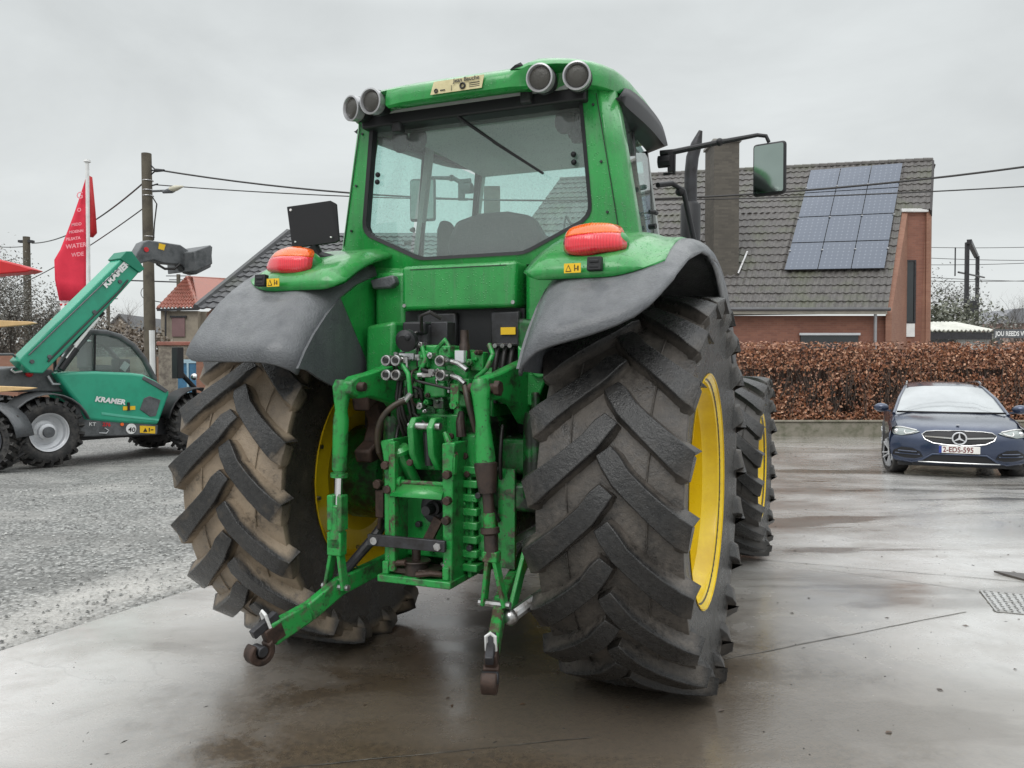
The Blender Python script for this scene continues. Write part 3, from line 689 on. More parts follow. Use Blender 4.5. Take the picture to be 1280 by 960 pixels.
MB().cyl((-.105, -.70, .93), (.115, -.70, .93), .010, 10).cyl((-.12, -.70, .93), (-.09, -.70, .93), .022, 12).build('shield_rod', 'chipped', TR)
MB().add([(-.105, -.70, .925), (.11, -.70, .925), (.115, -.745, .875), (-.125, -.745, .875)], [(0, 1, 2, 3)]).build('pto_shield', 'green', TR, sol=.006)
p = MB().tube([(.03, -.60, .82), (.03, -.625, .82), (.03, -.63, .82)], [.075, .072, .05], 28).build('pto_housing', 'darksteel', TR, smooth=40)
MB().tube([(.03, -.62, .82), (.03, -.66, .82), (.03, -.665, .82), (.03, -.72, .82)], [.032, .032, .022, .020], 12).build('pto_shaft', 'black', p)
MB().bar((.06, -.66, .78), (.0, -.67, .66), .04, .02, (0, 1, 0)).build('drawbar_lever', 'rust', TR)
cb = MB().bx(-.225, .135, -.755, -.735, .665, .712).build('cross_bar', 'darksteel', TR, bevel=.003)
MB().cyl((-.19, -.765, .688), (-.19, -.755, .688), .016, 12).cyl((.105, -.765, .688), (.105, -.755, .688), .017, 6).build('bar_bolts', 'steel', cb)
MB().bx(-.185, .155, -.745, -.50, .515, .545).bx(-.17, -.14, -.73, -.55, .545, .60).bx(.11, .14, -.73, -.55, .545, .60).build('hitch_tray', 'greenold', TR, bevel=.005)
q = MB().cyl((-.035, -.68, .545), (-.035, -.68, .60), .05, 20).cyl((-.035, -.68, .60), (-.035, -.68, .655), .019, 16).bx(-.12, .08, -.72, -.60, .552, .575).cyl((-.035, -.68, .598), (-.035, -.68, .606), .062, 20)
q.build('drawbar_pin', 'brownsteel', TR, bevel=.003)
c = MB()
for s0 in (-.14, .115):
    for k in range(6): c.ring((s0+random.uniform(-.008, .008), -.70, .57+.012*k), .016, .006, 'Z' if k % 2 else 'X', 10, 6)
c.build('chain', 'steel', TR)
MB().tube([(-.13, -.70, .575), (-.09, -.735, .60), (-.05, -.74, .605)], .012, 8).tube([(.11, -.70, .56), (.06, -.735, .57), (0, -.74, .56)], .012, 8).build('chain_loop', 'rust', TR)
# top link bracket
mb = MB()
for x in (-.035, .055):
    mb.px([(-.60, 1.20), (-.70, 1.20), (-.735, 1.16), (-.72, 1.05), (-.66, .98), (-.58, .97)], x-.014, x+.014)
mb.bx(-.06, .12, -.60, -.52, .97, 1.21).build('top_link_bracket', 'green', TR, bevel=.006)
MB().cyl((-.055, -.70, 1.165), (.09, -.70, 1.165), .016, 14).build('top_link_pin', 'steel', TR)
MB().tube([(.01, -.66, 1.14), (.01, -.64, 1.0)], .022, 10).build('top_link_shaft', 'darksteel', TR)
mb = MB().px([(-.60, 1.04), (-.66, 1.03), (-.68, .99), (-.60, .93)], .085, .12).bx(.13, .24, -.60, -.5, .95, 1.13); mb.build('casting_lug', 'green', TR, bevel=.012)
b = MB()
for x, y, z in ((.10, -.62, 1.12), (.22, -.61, 1.12), (.22, -.61, .985), (.16, -.61, 1.04), (-.10, -.62, .99), (-.12, -.56, 1.10), (.12, -.69, .98), (.17, -.61, .965), (-.02, -.75, 1.02)): b.cyl((x, y-.016, z), (x, y, z), .015, 6)
b.build('casting_bolts', 'rust', TR, bevel=.003)
# filler neck with cap
f = MB().tube([(-.085, -.55, .86), (-.09, -.60, .93), (-.115, -.66, 1.03), (-.118, -.665, 1.05)], [.026, .026, .030, .030], 16).build('filler_neck', 'green', TR, smooth=50)
MB().tube([(-.117, -.665, 1.045), (-.119, -.67, 1.06), (-.121, -.675, 1.075)], [.045, .050, .036], 18).build('filler_cap', 'green', f)
# selective control valves and couplers
mb = MB()
for x, z in ((-.10, 1.405), (.02, 1.42), (.12, 1.40)): mb.bx(x-.05, x+.05, -.62, -.45, z-.10, z+.08)
mb.bx(-.02, .08, -.64, -.5, 1.28, 1.34).bx(.05, .16, -.60, -.45, 1.24, 1.30).build('valve_block', 'green', TR, bevel=.01)
mb = MB().cyl((-.06, -.56, 1.47), (-.06, -.56, 1.585), .035, 16).cyl((.02, -.52, 1.45), (.02, -.52, 1.60), .03, 12).bx(-.03, .05, -.56, -.48, 1.50, 1.60).build('valve_solenoid', 'darksteel', TR, bevel=.004)
for (x, z) in ((-.165, 1.434), (-.118, 1.434), (-.165, 1.374), (-.118, 1.374), (.088, 1.432), (.09, 1.374)):
    o = MB().tube([(x, -.70, z), (x, -.66, z), (x, -.655, z), (x+.02, -.56, z)], [.0235, .0235, .018, .018], 18).build('hydraulic_coupler', 'steel', TR, smooth=40)
    MB().tube([(x, -.703, z), (x, -.690, z)], .0115, 12).build('coupler_socket', 'ink', o)
    MB().ring((x, -.703, z), .0185, .0045, 'Y', 20, 6).build('coupler_ring', 'steel', o)
MB().tube([(-.078, -.66, 1.52), (-.078, -.69, 1.515), (-.078, -.70, 1.51)], [.045, .047, .03], 20).sphere((-.06, -.70, 1.53), .016).build('round_cap', 'black', TR)
MB().bx(-.14, -.03, -.61, -.5, 1.545, 1.60).build('connector_box', 'black', TR, bevel=.01)
MB().tube([(.15, -.60, 1.44), (.15, -.60, 1.50), (.15, -.60, 1.51), (.15, -.60, 1.56)], [.024, .022, .017, .017], 14).build('breather', 'brownsteel', TR)
MB().bx(.125, .165, -.64, -.60, 1.425, 1.475).bx(-.14, -.07, -.635, -.60, 1.44, 1.465).parts('data_plate', 'silver', TR)
# green lines above
mb = MB().tube([(.04, -.60, 1.40), (.03, -.62, 1.48), (.07, -.62, 1.52), (.10, -.62, 1.48), (.10, -.62, 1.42)], .011, 8).tube([(-.03, -.64, 1.50), (.0, -.66, 1.44), (-.03, -.66, 1.38), (-.05, -.66, 1.33)], .010, 8)
mb.tube([(.24, -.55, 1.50), (.27, -.58, 1.46), (.25, -.60, 1.40), (.20, -.60, 1.36)], .011, 8).tube([(-.10, -.68, 1.42), (-.06, -.70, 1.38), (-.05, -.70, 1.30), (-.07, -.70, 1.27)], .010, 8)
mb.parts('hydraulic_line', 'greenold', TR, smooth=60)
fit = MB().tube([(.12, -.66, 1.43), (.16, -.67, 1.42), (.20, -.68, 1.395)], .011, 8).tube([(.12, -.66, 1.372), (.16, -.67, 1.36), (.19, -.68, 1.34)], .011, 8).tube([(-.03, -.67, 1.375), (.05, -.67, 1.378)], .010, 8).cyl((-.005, -.67, 1.376), (.035, -.67, 1.378), .015, 6)
fit.parts('hose_fitting', 'steel', TR)
mb = MB().tube([(-.04, -.62, 1.56), (-.02, -.66, 1.62), (.02, -.66, 1.635), (.05, -.62, 1.61)], .008, 8)
for x in (-.15, -.135, -.10, -.08): mb.tube([(x, -.62, 1.36), (x, -.64, 1.28), (x+.01, -.62, 1.2), (x+.02, -.56, 1.1)], .0085, 8)
for i, x in enumerate((.20, .235, .27)): mb.tube([(x, -.36, 1.50), (x, -.40, 1.40), (x+.0, -.40, 1.25)], .013, 8)
mb.tube([(.30, -.35, 1.20), (.5, -.25, 1.22)], .02, 8).tube([(-.09, -.62, 1.22), (.0, -.66, 1.17), (.06, -.62, 1.16)], .005, 6)
mb.parts('cable', 'hose', TR, smooth=60)
def arc3(a, b, c, n=12):
    a, b, c = V(a), V(b), V(c); return [a*(1-t)**2 + b*2*t*(1-t) + c*t*t for t in (k/n for k in range(n+1))]
h = MB().tube(arc3((-.075, -.70, 1.27), (-.19, -.78, 1.22), (-.20, -.70, 1.05)), .013, 10).tube(arc3((-.20, -.70, 1.05), (-.205, -.6, .95), (-.19, -.5, .90), 6), .013, 10).tube(arc3((.19, -.68, 1.33), (.23, -.73, 1.25), (.24, -.68, 1.15)), .013, 10).parts('hydraulic_hose', pm('worn_hose', (.05, .035, .022), .45, col2=(.02, .018, .015)), TR, smooth=60)
MB().tube([(-.10, -.70, 1.262), (-.07, -.69, 1.275)], .015, 8).tube([(-.045, -.70, 1.30), (-.075, -.70, 1.268)], .012, 8).build('hose_ferrule', 'steel', TR)
MB().bar((.155, -.70, 1.34), (.155, -.70, 1.24), .035, .01, (0, 1, 0)).cyl((.155, -.72, 1.255), (.155, -.70, 1.255), .017, 6).build('hose_clamp', 'chipped', TR)
MB().cyl((.02, -.55, 1.33), (.02, -.55, 1.20), .03, 16).cyl((.10, -.55, 1.33), (.115, -.58, 1.19), .022, 12).parts('hydraulic_tube', 'greenold', TR)
MB().tube([(.135, -.60, 1.22), (.14, -.62, 1.18), (.145, -.62, 1.12)], [.012, .02, .022], 10).build('sensor', 'brownsteel', TR)
MB().tube([(.10, -.68, 1.14), (.15, -.70, 1.05), (.145, -.70, .98), (.12, -.68, .95)], [.012, .02, .018, .012], 8).build('side_lever', 'chipped', TR)
MB().ext([(.33, -.46, 1.50), (.40, -.46, 1.44), (.47, -.46, 1.46), (.46, -.46, 1.36), (.41, -.46, 1.24), (.33, -.46, 1.25)], (0, .05, 0)).cyl((.435, -.48, 1.40), (.435, -.44, 1.40), .04, 20).build('arm_gusset', 'green', TR, bevel=.008)
MB().bx(.24, .50, -.45, -.2, .95, 1.10).bx(.2, .46, -.5, -.3, .80, .92).build('axle_bracket', 'greendirty', TR, bevel=.02)
# underbody, hood, front axle
MB().bx(-.20, .20, .8, 3.0, .55, 1.0).bx(-.55, .55, 2.55, 2.75, .50, .72).bx(-.50, -.22, .7, 1.5, .45, .95).bx(.22, .50, .7, 1.5, .45, .95).build('chassis', 'greendirty', TR, bevel=.03)
rows = []
for y, w, z in ((1.1, .36, 1.86), (1.6, .36, 1.86), (2.2, .34, 1.82), (2.8, .31, 1.72), (3.3, .28, 1.55), (3.48, .24, 1.25), (3.5, .22, 1.0)):
    zb = 1.0; rows.append([(-w, y, zb), (-w*1.02, y, lerp(zb, z, .6)), (-w*.93, y, lerp(zb, z, .88)), (-w*.7, y, z-.01), (0, y, z), (w*.7, y, z-.01), (w*.93, y, lerp(zb, z, .88)), (w*1.02, y, lerp(zb, z, .6)), (w, y, zb)])
MB().grid(rows, flip=True).build('hood', 'green', TR, smooth=50, sol=.01)
# exhaust
e = MB().tube([(.72, 1.5, 1.55), (.72, 1.5, 2.42), (.72, 1.5, 2.44)], [.062, .062, .045], 18).build('exhaust_muffler', 'black', TR, smooth=40)
MB().tube([(.72, 1.5, 2.40), (.72, 1.5, 2.62), (.73, 1.5, 2.72), (.755, 1.5, 2.80), (.78, 1.5, 2.88)], [.04, .04, .04, .035, .012], 16).build('exhaust_pipe', 'darksteel', e, smooth=50)
MB().tube([(.60, 1.08, 2.47), (.66, 1.2, 2.5), (.72, 1.25, 2.46), (.78, 1.3, 2.15), (.80, 1.3, 1.9)], .016, 10).build('grab_rail', 'black', TR, smooth=60)
MB().sphere((.70, 1.25, 2.46), .03).build('rail_lamp', 'black', TR)
for s in (1, -1):
    y = .95 if s > 0 else 1.15
    mx = 1.235 if s > 0 else .99; q_ = mx/1.235
    m_ = MB().tube([(s*.64, y, 2.62), (s*.72, y, 2.62), (s*.95*q_, y, 2.645), (s*1.17*q_, y, 2.665), (s*1.215*q_, y, 2.655), (s*1.23*q_, y, 2.62)], [.016, .016, .015, .011, .011, .010], 10).box((s*.70, y, 2.57), (.03, .03, .12)).sphere((s*.97*q_, y, 2.648), .022).cyl((s*.63, y, 2.57), (s*.70, y, 2.57), .035, 10).tube([(s*.66, y, 2.50), (s*.72, y, 2.50), (s*.72, y, 2.62)], .010, 8).build('mirror_arm', 'black', TR, bevel=.002)
    R_ = Matrix.Rotation(radians(-s*12), 3, 'Z')
    zc = 2.475 if s > 0 else 2.52
    c = V((s*mx, y, zc))
    hs = MB(); hs.box(tuple(c), (.178, .04, .285), R_); h_ = hs.build('mirror_head', 'black', m_, bevel=.028, seg=3)
    gl = [(-.072, -.022, -.128), (.072, -.022, -.128), (.078, -.022, -.12), (.078, -.022, .12), (.072, -.022, .128), (-.072, -.022, .128), (-.078, -.022, .12), (-.078, -.022, -.12)]
    MB().ext([c + R_ @ V(q) for q in gl], R_ @ V((0, .002, 0))).build('mirror_glass', 'mirror', m_, smooth=0)
# number plate holder on the left
lp = MB().ext([(-.845, -.47, 2.168), (-.60, -.47, 2.178), (-.58, -.45, 2.165), (-.565, -.45, 1.995), (-.585, -.45, 1.985), (-.80, -.46, 1.972), (-.825, -.46, 1.985)], (0, .012, 0)).build('plate_holder', 'black', TR, bevel=.004)
MB().tube([(-.72, -.44, 1.98), (-.70, -.42, 1.93), (-.62, -.40, 1.90)], [.03, .03, .035], 8).build('plate_bracket', 'black', lp)
MB().cyl((-.82, -.474, 2.15), (-.82, -.468, 2.15), .006, 8).cyl((-.80, -.466, 2.0), (-.80, -.459, 2.0), .004, 6).cyl((-.60, -.466, 2.01), (-.60, -.459, 2.01), .004, 6).build('holder_screws', 'white', lp)

# dense plumbing round the spool valves
rnd = random.Random(11)
for i in range(15):
    x = rnd.uniform(-.14, .24); z = rnd.uniform(1.33, 1.56); y = rnd.uniform(-.69, -.60)
    pts = [V((x, y+.10, z)), V((x, y, z))]
    for k in range(rnd.choice((2, 3))):
        d = rnd.choice(((0, 0, -1), (1, 0, -.2), (-1, 0, -.3), (0, 0, -1), (.3, .3, -.8))); pts.append(pts[-1]+V(d)*rnd.uniform(.03, .08))
    pts.append(pts[-1]+V((0, .10, -.02)))
    sm = []
    for a_, b_, c_ in zip(pts, pts[1:], pts[2:]): sm += [a_.lerp(b_, .6), b_.lerp(a_, .12).lerp(c_, .1), b_.lerp(c_, .35)]
    r_ = rnd.choice((.005, .006, .008, .009)); m_ = rnd.choice(('greenold', 'greendirty', 'hose', 'hose', 'steel', 'brownsteel'))
    pi_ = MB().tube([pts[0]]+sm+[pts[-1]], r_, 8).build('hydraulic_pipe', m_, TR, smooth=60)
    if i % 2 == 0:
        q = sm[len(sm)//2]; MB().cyl(q+V((0, -.0, .012)), q+V((0, 0, -.012)), r_*1.8, 6).build('pipe_nut', 'steel', pi_)
for i in range(16):
    x = rnd.uniform(-.15, .22); z = rnd.uniform(1.22, 1.50); y = rnd.uniform(-.655, -.62)
    MB().cyl((x, y, z), (x, y+.05, z), rnd.uniform(.009, .017), 6).cyl((x, y-.012, z), (x, y, z), .006, 8).build('fitting', rnd.choice(('steel', 'brownsteel', 'greenold', 'rust')), TR, bevel=.002)
for (x, y, z, dx, dy, dz) in ((-.09, -.60, 1.30, .07, .06, .05), (.155, -.60, 1.33, .06, .06, .06), (.06, -.64, 1.255, .05, .05, .04), (-.02, -.62, 1.44, .05, .06, .07), (.20, -.56, 1.43, .06, .06, .08), (.09, -.63, 1.47, .04, .05, .05)):
    MB().box((x, y, z), (dx, dy, dz)).cyl((x, y-dy/2-.012, z+.01), (x, y-dy/2, z+.01), .010, 6).build('valve_body', rnd.choice(('greenold', 'greendirty')), TR, bevel=.007)
for (x, z) in ((-.20, 1.30), (-.22, 1.15), (.28, 1.16), (.26, .98), (-.21, 1.0)):
    MB().tube(arc3((x, -.50, z), (x+rnd.uniform(-.03, .03), -.60, z-.10), (x+rnd.uniform(-.02, .05), -.52, z-.22), 8), .009, 8).build('cable', 'hose', TR, smooth=60)
for (x, z) in ((-.17, 1.0), (.22, .88), (-.17, .80), (.0, .70), (-.06, .74), (.18, .66), (-.12, .905)):
    MB().cyl((x, -.625, z), (x, -.60, z), .014, 6).build('housing_bolt', rnd.choice(('rust', 'darksteel')), TR, bevel=.002)
# seams and screws on the cab skin
for s in (1, -1):
    MB().tube([(s*.60, -.213, 2.60), (s*.675, -.211, 2.16), (s*.70, -.211, 2.01)], .0022, 4).build('panel_seam', 'ink', TR)
    for z in (2.55, 2.3, 2.08): x = interp([(2.0, .66), (2.16, .645), (2.63, .575)], z); MB().cyl((s*x, -.2185, z), (s*x, -.212, z), .006, 8).build('cab_screw', 'darksteel', TR)
MB().bx(-.24, .24, -.3625, -.359, 1.852, 1.855).build('panel_seam', 'ink', TR, smooth=0)
# ------------------------------------------------------------------ camera, sky, light
cam = bpy.data.cameras.new('camera'); co_ = bpy.data.objects.new('camera', cam); COL.objects.link(co_)
co_.location = (0, 0, CAMH); co_.rotation_euler = (radians(90)-PITCH, 0, 0)
cam.sensor_width = 36; cam.lens = 36*F/1280; cam.clip_end = 2000; cam.clip_start = .05
scn.camera = co_
w = bpy.data.worlds.new('World'); scn.world = w; w.use_nodes = True; nt = w.node_tree; nt.nodes.clear()
SUN_EL, SUN_AZ = radians(48), radians(205)
sky = ND(nt, 'ShaderNodeTexSky'); sky.sky_type = 'NISHITA'; sky.sun_disc = False; sky.sun_elevation = SUN_EL; sky.sun_rotation = SUN_AZ
sc1 = ND(nt, 'ShaderNodeVectorMath', operation='SCALE'); nt.links.new(sky.outputs[0], sc1.inputs[0]); sc1.inputs['Scale'].default_value = .06
tc = ND(nt, 'ShaderNodeTexCoord'); sep = ND(nt, 'ShaderNodeSeparateXYZ'); nt.links.new(tc.outputs['Generated'], sep.inputs[0])
mp = ND(nt, 'ShaderNodeMapping'); mp.inputs['Scale'].default_value = (1, 1, 2.6); nt.links.new(tc.outputs['Generated'], mp.inputs[0])
n1 = noise(nt, mp.outputs[0], 2.2, 6, .55, .5)
cr = ND(nt, 'ShaderNodeValToRGB'); el = cr.color_ramp
el.elements[0].position = 0; el.elements[0].color = (.72, .745, .74, 1)
el.elements[1].position = 1; el.elements[1].color = (1.75, 1.8, 1.85, 1)
for p_, c in ((.12, (.70, .728, .725)), (.40, (.64, .67, .672)), (.50, (1.0, 1.04, 1.04)), (.68, (1.55, 1.6, 1.6))):
    e = el.elements.new(p_); e.color = (*c, 1)
nt.links.new(sep.outputs[2], cr.inputs[0])
mm = ND(nt, 'ShaderNodeVectorMath', operation='SCALE'); nt.links.new(cr.outputs[0], mm.inputs[0]); nt.links.new(mrange(nt, n1,   .3, .7, .92, 1.17), mm.inputs['Scale'])
cl = mixc(nt, .93, sc1.outputs[0], mm.outputs[0])
bg = ND(nt, 'ShaderNodeBackground'); nt.links.new(cl, bg.inputs[0]); bg.inputs[1].default_value = 1.0
wo = ND(nt, 'ShaderNodeOutputWorld'); nt.links.new(bg.outputs[0], wo.inputs[0])
sl = bpy.data.lights.new('sun', 'SUN'); sl.energy = 1.0; sl.angle = radians(35); sl.color = (1, .98, .95)
so = bpy.data.objects.new('sun', sl); COL.objects.link(so)
# sun direction: behind the camera, high
so.rotation_euler = (pi/2-SUN_EL, 0, -(SUN_AZ-pi)) 
so.rotation_euler = (radians(42), 0, radians(-25))
scn.view_settings.view_transform = 'Standard'; scn.view_settings.look = 'None'; scn.view_settings.gamma = 1; scn.view_settings.exposure = 0.10
scn.view_settings.use_curve_mapping = False
scn.render.film_transparent = False
scn.cycles.use_denoising = True
scn.cycles.max_bounces = 8; scn.cycles.transparent_max_bounces = 24; scn.cycles.glossy_bounces = 4; scn.cycles.diffuse_bounces = 3

# ------------------------------------------------------------------ ground
def gravel_mat():
    m, nt, b = new_mat('gravel_ground'); co = coords(nt)
    vr = ND(nt, 'ShaderNodeTexVoronoi'); vr.inputs['Scale'].default_value = 30; nt.links.new(co, vr.inputs['Vector'])
    v2 = ND(nt, 'ShaderNodeTexVoronoi'); v2.inputs['Scale'].default_value = 62; nt.links.new(co, v2.inputs['Vector'])
    s = ND(nt, 'ShaderNodeSeparateColor'); nt.links.new(vr.outputs['Color'], s.inputs[0])
    st = mixc(nt, s.outputs[0], (.14, .14, .135), (.46, .46, .44))
    st = mixc(nt, mrange(nt, vr.outputs['Distance'], .35, .6, 0, .75), st, (.06, .06, .055))
    n = noise(nt, co, .8, 5, .6); n2 = noise(nt, co, 6, 4, .7)
    st = mixc(nt, mrange(nt, n2, .45, .7, 0, .5), st, (.30, .295, .28))
    st = mixc(nt, mrange(nt, n, .5, .68, 0, .75), st, (.36, .35, .33))
    tm = ND(nt, 'ShaderNodeMapping'); tm.inputs['Rotation'].default_value = (0, 0, radians(35)); tm.inputs['Scale'].default_value = (.18, 1.9, 1); nt.links.new(co, tm.inputs[0])
    st = mixc(nt, mrange(nt, noise(nt, tm.outputs[0], 1.0, 5, .6, .3), .50, .66, 0, .6), st, (.13, .128, .12))
    # pale silt washed along the slab edge
    sx = ND(nt, 'ShaderNodeSeparateXYZ'); nt.links.new(co, sx.inputs[0])
    d = mth(nt, 'ADD', mth(nt, 'MULTIPLY', sx.outputs[0], -.925), mth(nt, 'MULTIPLY', sx.outputs[1], .377))
    band = mth(nt, 'MULTIPLY', mrange(nt, d, 3.84, 4.05, 0, 1), mrange(nt, mth(nt, 'ADD', d, mth(nt, 'MULTIPLY', n2, .6)), 4.6, 5.0, 1, 0))
    st = mixc(nt, mth(nt, 'MULTIPLY', band, mrange(nt, n, .38, .55, .15, .85)), st, (.50, .485, .455))
    nt.links.new(st, b.inputs['Base Color']); nt.links.new(mrange(nt, n2, .3, .7, .45, .75), b.inputs['Roughness'])
    h = mth(nt, 'ADD', mth(nt, 'MULTIPLY', vr.outputs['Distance'], -1.0), mth(nt, 'MULTIPLY', v2.outputs['Distance'], -.4))
    nt.links.new(bump(nt, h, .8, .02), b.inputs['Normal']); return m
def concrete_mat():
    m, nt, b = new_mat('wet_concrete'); co = coords(nt)
    mp = ND(nt, 'ShaderNodeMapping'); mp.inputs['Scale'].default_value = (.55, 1.0, 1); mp.inputs['Rotation'].default_value = (0, 0, radians(-8)); nt.links.new(co, mp.inputs[0])
    big = noise(nt, mp.outputs[0], .55, 5, .62, .6); mid = noise(nt, co, 3.2, 7, .7, .3); fine = noise(nt, co, 34, 5, .75); grit = noise(nt, co, 150, 2, .5)
    c = mixc(nt, mrange(nt, big, .38, .64), (.42, .405, .38), (.64, .63, .61))
    c = mixc(nt, mrange(nt, mid, .42, .66, 0, .5), c, (.26, .23, .20))
    sx = ND(nt, 'ShaderNodeSeparateXYZ'); nt.links.new(co, sx.inputs[0])
    # brown ground where the tractor stands, painting in its dark reflection
    dx = mth(nt, 'SUBTRACT', sx.outputs[0], .15); dy = mth(nt, 'SUBTRACT', sx.outputs[1], 3.1)
    rr = mth(nt, 'SQRT', mth(nt, 'ADD', mth(nt, 'MULTIPLY', mth(nt, 'MULTIPLY', dx, dx), .7), mth(nt, 'MULTIPLY', mth(nt, 'MULTIPLY', dy, dy), .42)))
    brown_reflection = mrange(nt, mth(nt, 'ADD', rr, mth(nt, 'MULTIPLY', mth(nt, 'SUBTRACT', mid, .5), 1.3)), .85, 1.85, .95, 0)
    c = mixc(nt, brown_reflection, c, mixc(nt, mrange(nt, fine, .35, .65), (.034, .022, .011), (.088, .060, .032)))
    c = mixc(nt, mrange(nt, fine, .6, .78, 0, .45), c, (.05, .04, .03))
    # shallow puddles and tyre-width damp bands
    mp2 = ND(nt, 'ShaderNodeMapping'); mp2.inputs['Scale'].default_value = (.32, .95, 1); mp2.inputs['Rotation'].default_value = (0, 0, radians(-20)); nt.links.new(co, mp2.inputs[0])
    pn = noise(nt, mp2.outputs[0], 1.15, 6, .55, .35)
    pud = mrange(nt, pn, .555, .60); damp = mrange(nt, pn, .45, .56)
    c = mixc(nt, mth(nt, 'MULTIPLY', damp, .35), c, (.20, .175, .145)); c = mixc(nt, mth(nt, 'MULTIPLY', pud, .45), c, (.12, .10, .08))
    crk = ND(nt, 'ShaderNodeTexVoronoi'); crk.feature = 'DISTANCE_TO_EDGE'; crk.inputs['Scale'].default_value = .42
    vm = ND(nt, 'ShaderNodeVectorMath', operation='ADD'); nw = ND(nt, 'ShaderNodeTexNoise'); nw.inputs['Scale'].default_value = 2.2; nw.inputs['Detail'].default_value = 5; nt.links.new(co, nw.inputs['Vector'])
    vs_ = ND(nt, 'ShaderNodeVectorMath', operation='SCALE'); nt.links.new(nw.outputs['Color'], vs_.inputs[0]); vs_.inputs['Scale'].default_value = .45
    nt.links.new(co, vm.inputs[0]); nt.links.new(vs_.outputs[0], vm.inputs[1]); nt.links.new(vm.outputs[0], crk.inputs['Vector'])
    ck = mth(nt, 'MULTIPLY', mrange(nt, crk.outputs['Distance'], .0, .0035, 1, 0), mrange(nt, big, .5, .56, 0, .18))
    c = mixc(nt, ck, c, (.06, .05, .04))
    nt.links.new(c, b.inputs['Base Color'])
    wet = mrange(nt, mth(nt, 'ADD', mth(nt, 'MULTIPLY', big, .6), mth(nt, 'MULTIPLY', mid, .4)), .40, .60)
    nt.links.new(mth(nt, 'MULTIPLY', mrange(nt, wet, 0, 1, .16, .36), mrange(nt, pud, 0, 1, 1, .45)), b.inputs['Roughness'])
    b.inputs['Specular IOR Level'].default_value = .9
    nt.links.new(mrange(nt, brown_reflection, 0, 1, .9, .45), b.inputs['Coat Weight']); b.inputs['Coat IOR'].default_value = 1.55; nt.links.new(mth(nt, 'MULTIPLY', mrange(nt, wet, 0, 1, .10, .30), mrange(nt, pud, 0, 1, 1, .35)), b.inputs['Coat Roughness'])
    h = mth(nt, 'ADD', mth(nt, 'MULTIPLY', fine, .5), mth(nt, 'MULTIPLY', grit, .5))
    bn = ND(nt, 'ShaderNodeBump'); bn.inputs['Distance'].default_value = .0035; nt.links.new(h, bn.inputs['Height']); nt.links.new(mrange(nt, wet, 0, 1, .30, .65), bn.inputs['Strength'])
    nt.links.new(bn.outputs[0], b.inputs['Normal']); bc = ND(nt, 'ShaderNodeBump'); bc.inputs['Distance'].default_value = .0035; nt.links.new(h, bc.inputs['Height']); nt.links.new(mrange(nt, wet, 0, 1, .12, .4), bc.inputs['Strength']); nt.links.new(bc.outputs[0], b.inputs['Coat Normal']); return m
ys = [-30, 0, 2, 4, 5, 6, 7, 8, 9, 10, 11, 12, 13, 14, 15, 16, 18, 22, 30, 60, 120, 400, 1500]
wid = 1200
rows = [[(x, y, gz(y)-.004 - (.012 if 1 < y < 30 else 0)) for x in (-wid, -60, -30, -15, -8, 0, 8, 15, 30, 60, wid)] for y in ys]
MG = gravel_mat(); MC = concrete_mat()
kind(MB().grid(rows, flip=True).build('ground', MG, smooth=60), 'structure')
def edge_x(y): return -2.53 + (y-3.92)*.455
rows = []
yy = [-6 + .5*i for i in range(0, 80)]
for y in yy:
    j = random.uniform(-.02, .02)
    rows.append([(edge_x(y)+j, y, gz(y)-.012), (edge_x(y)+j+.01, y, gz(y)+.004)]+[(edge_x(y)+.01+(40*(k/12)**1.6), y, gz(y)+.004) for k in range(1, 13)])
kind(MB().grid(rows, flip=True).build('concrete_yard', MC, smooth=60), 'structure')
# joints: thin dark grooves filled with grit
MJ = pm('joint_grit', (.05, .045, .04), .5, col2=(.16, .15, .13), scale=6, amt=(.4, .6))
def joint(a, b, w=.008, name='slab_joint'):
    a, b = V(a), V(b); n = 14; mb = MB(); pr = (b-a).orthogonal() if 0 else V((-(b-a).y, (b-a).x)).normalized(); rows = []
    for k in range(n+1):
        p = a.lerp(b, k/n); o = pr*random.uniform(-.004, .004); ww = w*random.uniform(.4, 1.3)/2
        rows.append([(p.x+o.x-pr.x*ww, p.y+o.y-pr.y*ww, gz(p.y)+.0065), (p.x+o.x+pr.x*ww, p.y+o.y+pr.y*ww, gz(p.y)+.0065)])
    return kind(mb.grid(rows).build(name, MJ, smooth=0), 'structure')
joint((1.02, 3.81), (2.60, 4.55)); joint((1.75, 5.9), (3.45, 5.15), .006); joint((-1.6, 2.6), (.3, 3.0), .005)
joint((2.9, 4.98), (2.1, 5.6), .005)
joint((3.6, 10.5), (10, 8.5), .02); joint((3, 13.4), (14, 9.9), .02)
# ------------------------------------------------------------------ gravel stones and grit
random.seed(21)
mb = MB()
for i in range(9000):
    y = 3.0 + 10*random.random()**1.4; d = random.random()**1.2*6.5; x = edge_x(y)-.03-d
    if x < -.72*y-1: continue
    r = random.uniform(.005, .014)*(1+y*.05); z = gz(y)-.012
    a = random.random()*6.28
    vs = [(x+r*cos(a+k*2.1)*random.uniform(.7, 1.2), y+r*sin(a+k*2.1)*random.uniform(.7, 1.2), z+random.uniform(0, r*.4)) for k in range(3)]+[(x+random.uniform(-.3, .3)*r, y+random.uniform(-.3, .3)*r, z+r*random.uniform(.5, 1.0))]
    mb.mat(random.randrange(3)).add(vs, [(0, 1, 3), (1, 2, 3), (2, 0, 3)])
MS = [pm('stone_dark', (.12, .12, .115), .5), pm('stone_mid', (.24, .24, .23), .5), pm('stone_pale', (.42, .42, .40), .5)]
kind(mb.build('loose_gravel', MS, smooth=0), 'stuff')
mb = MB()
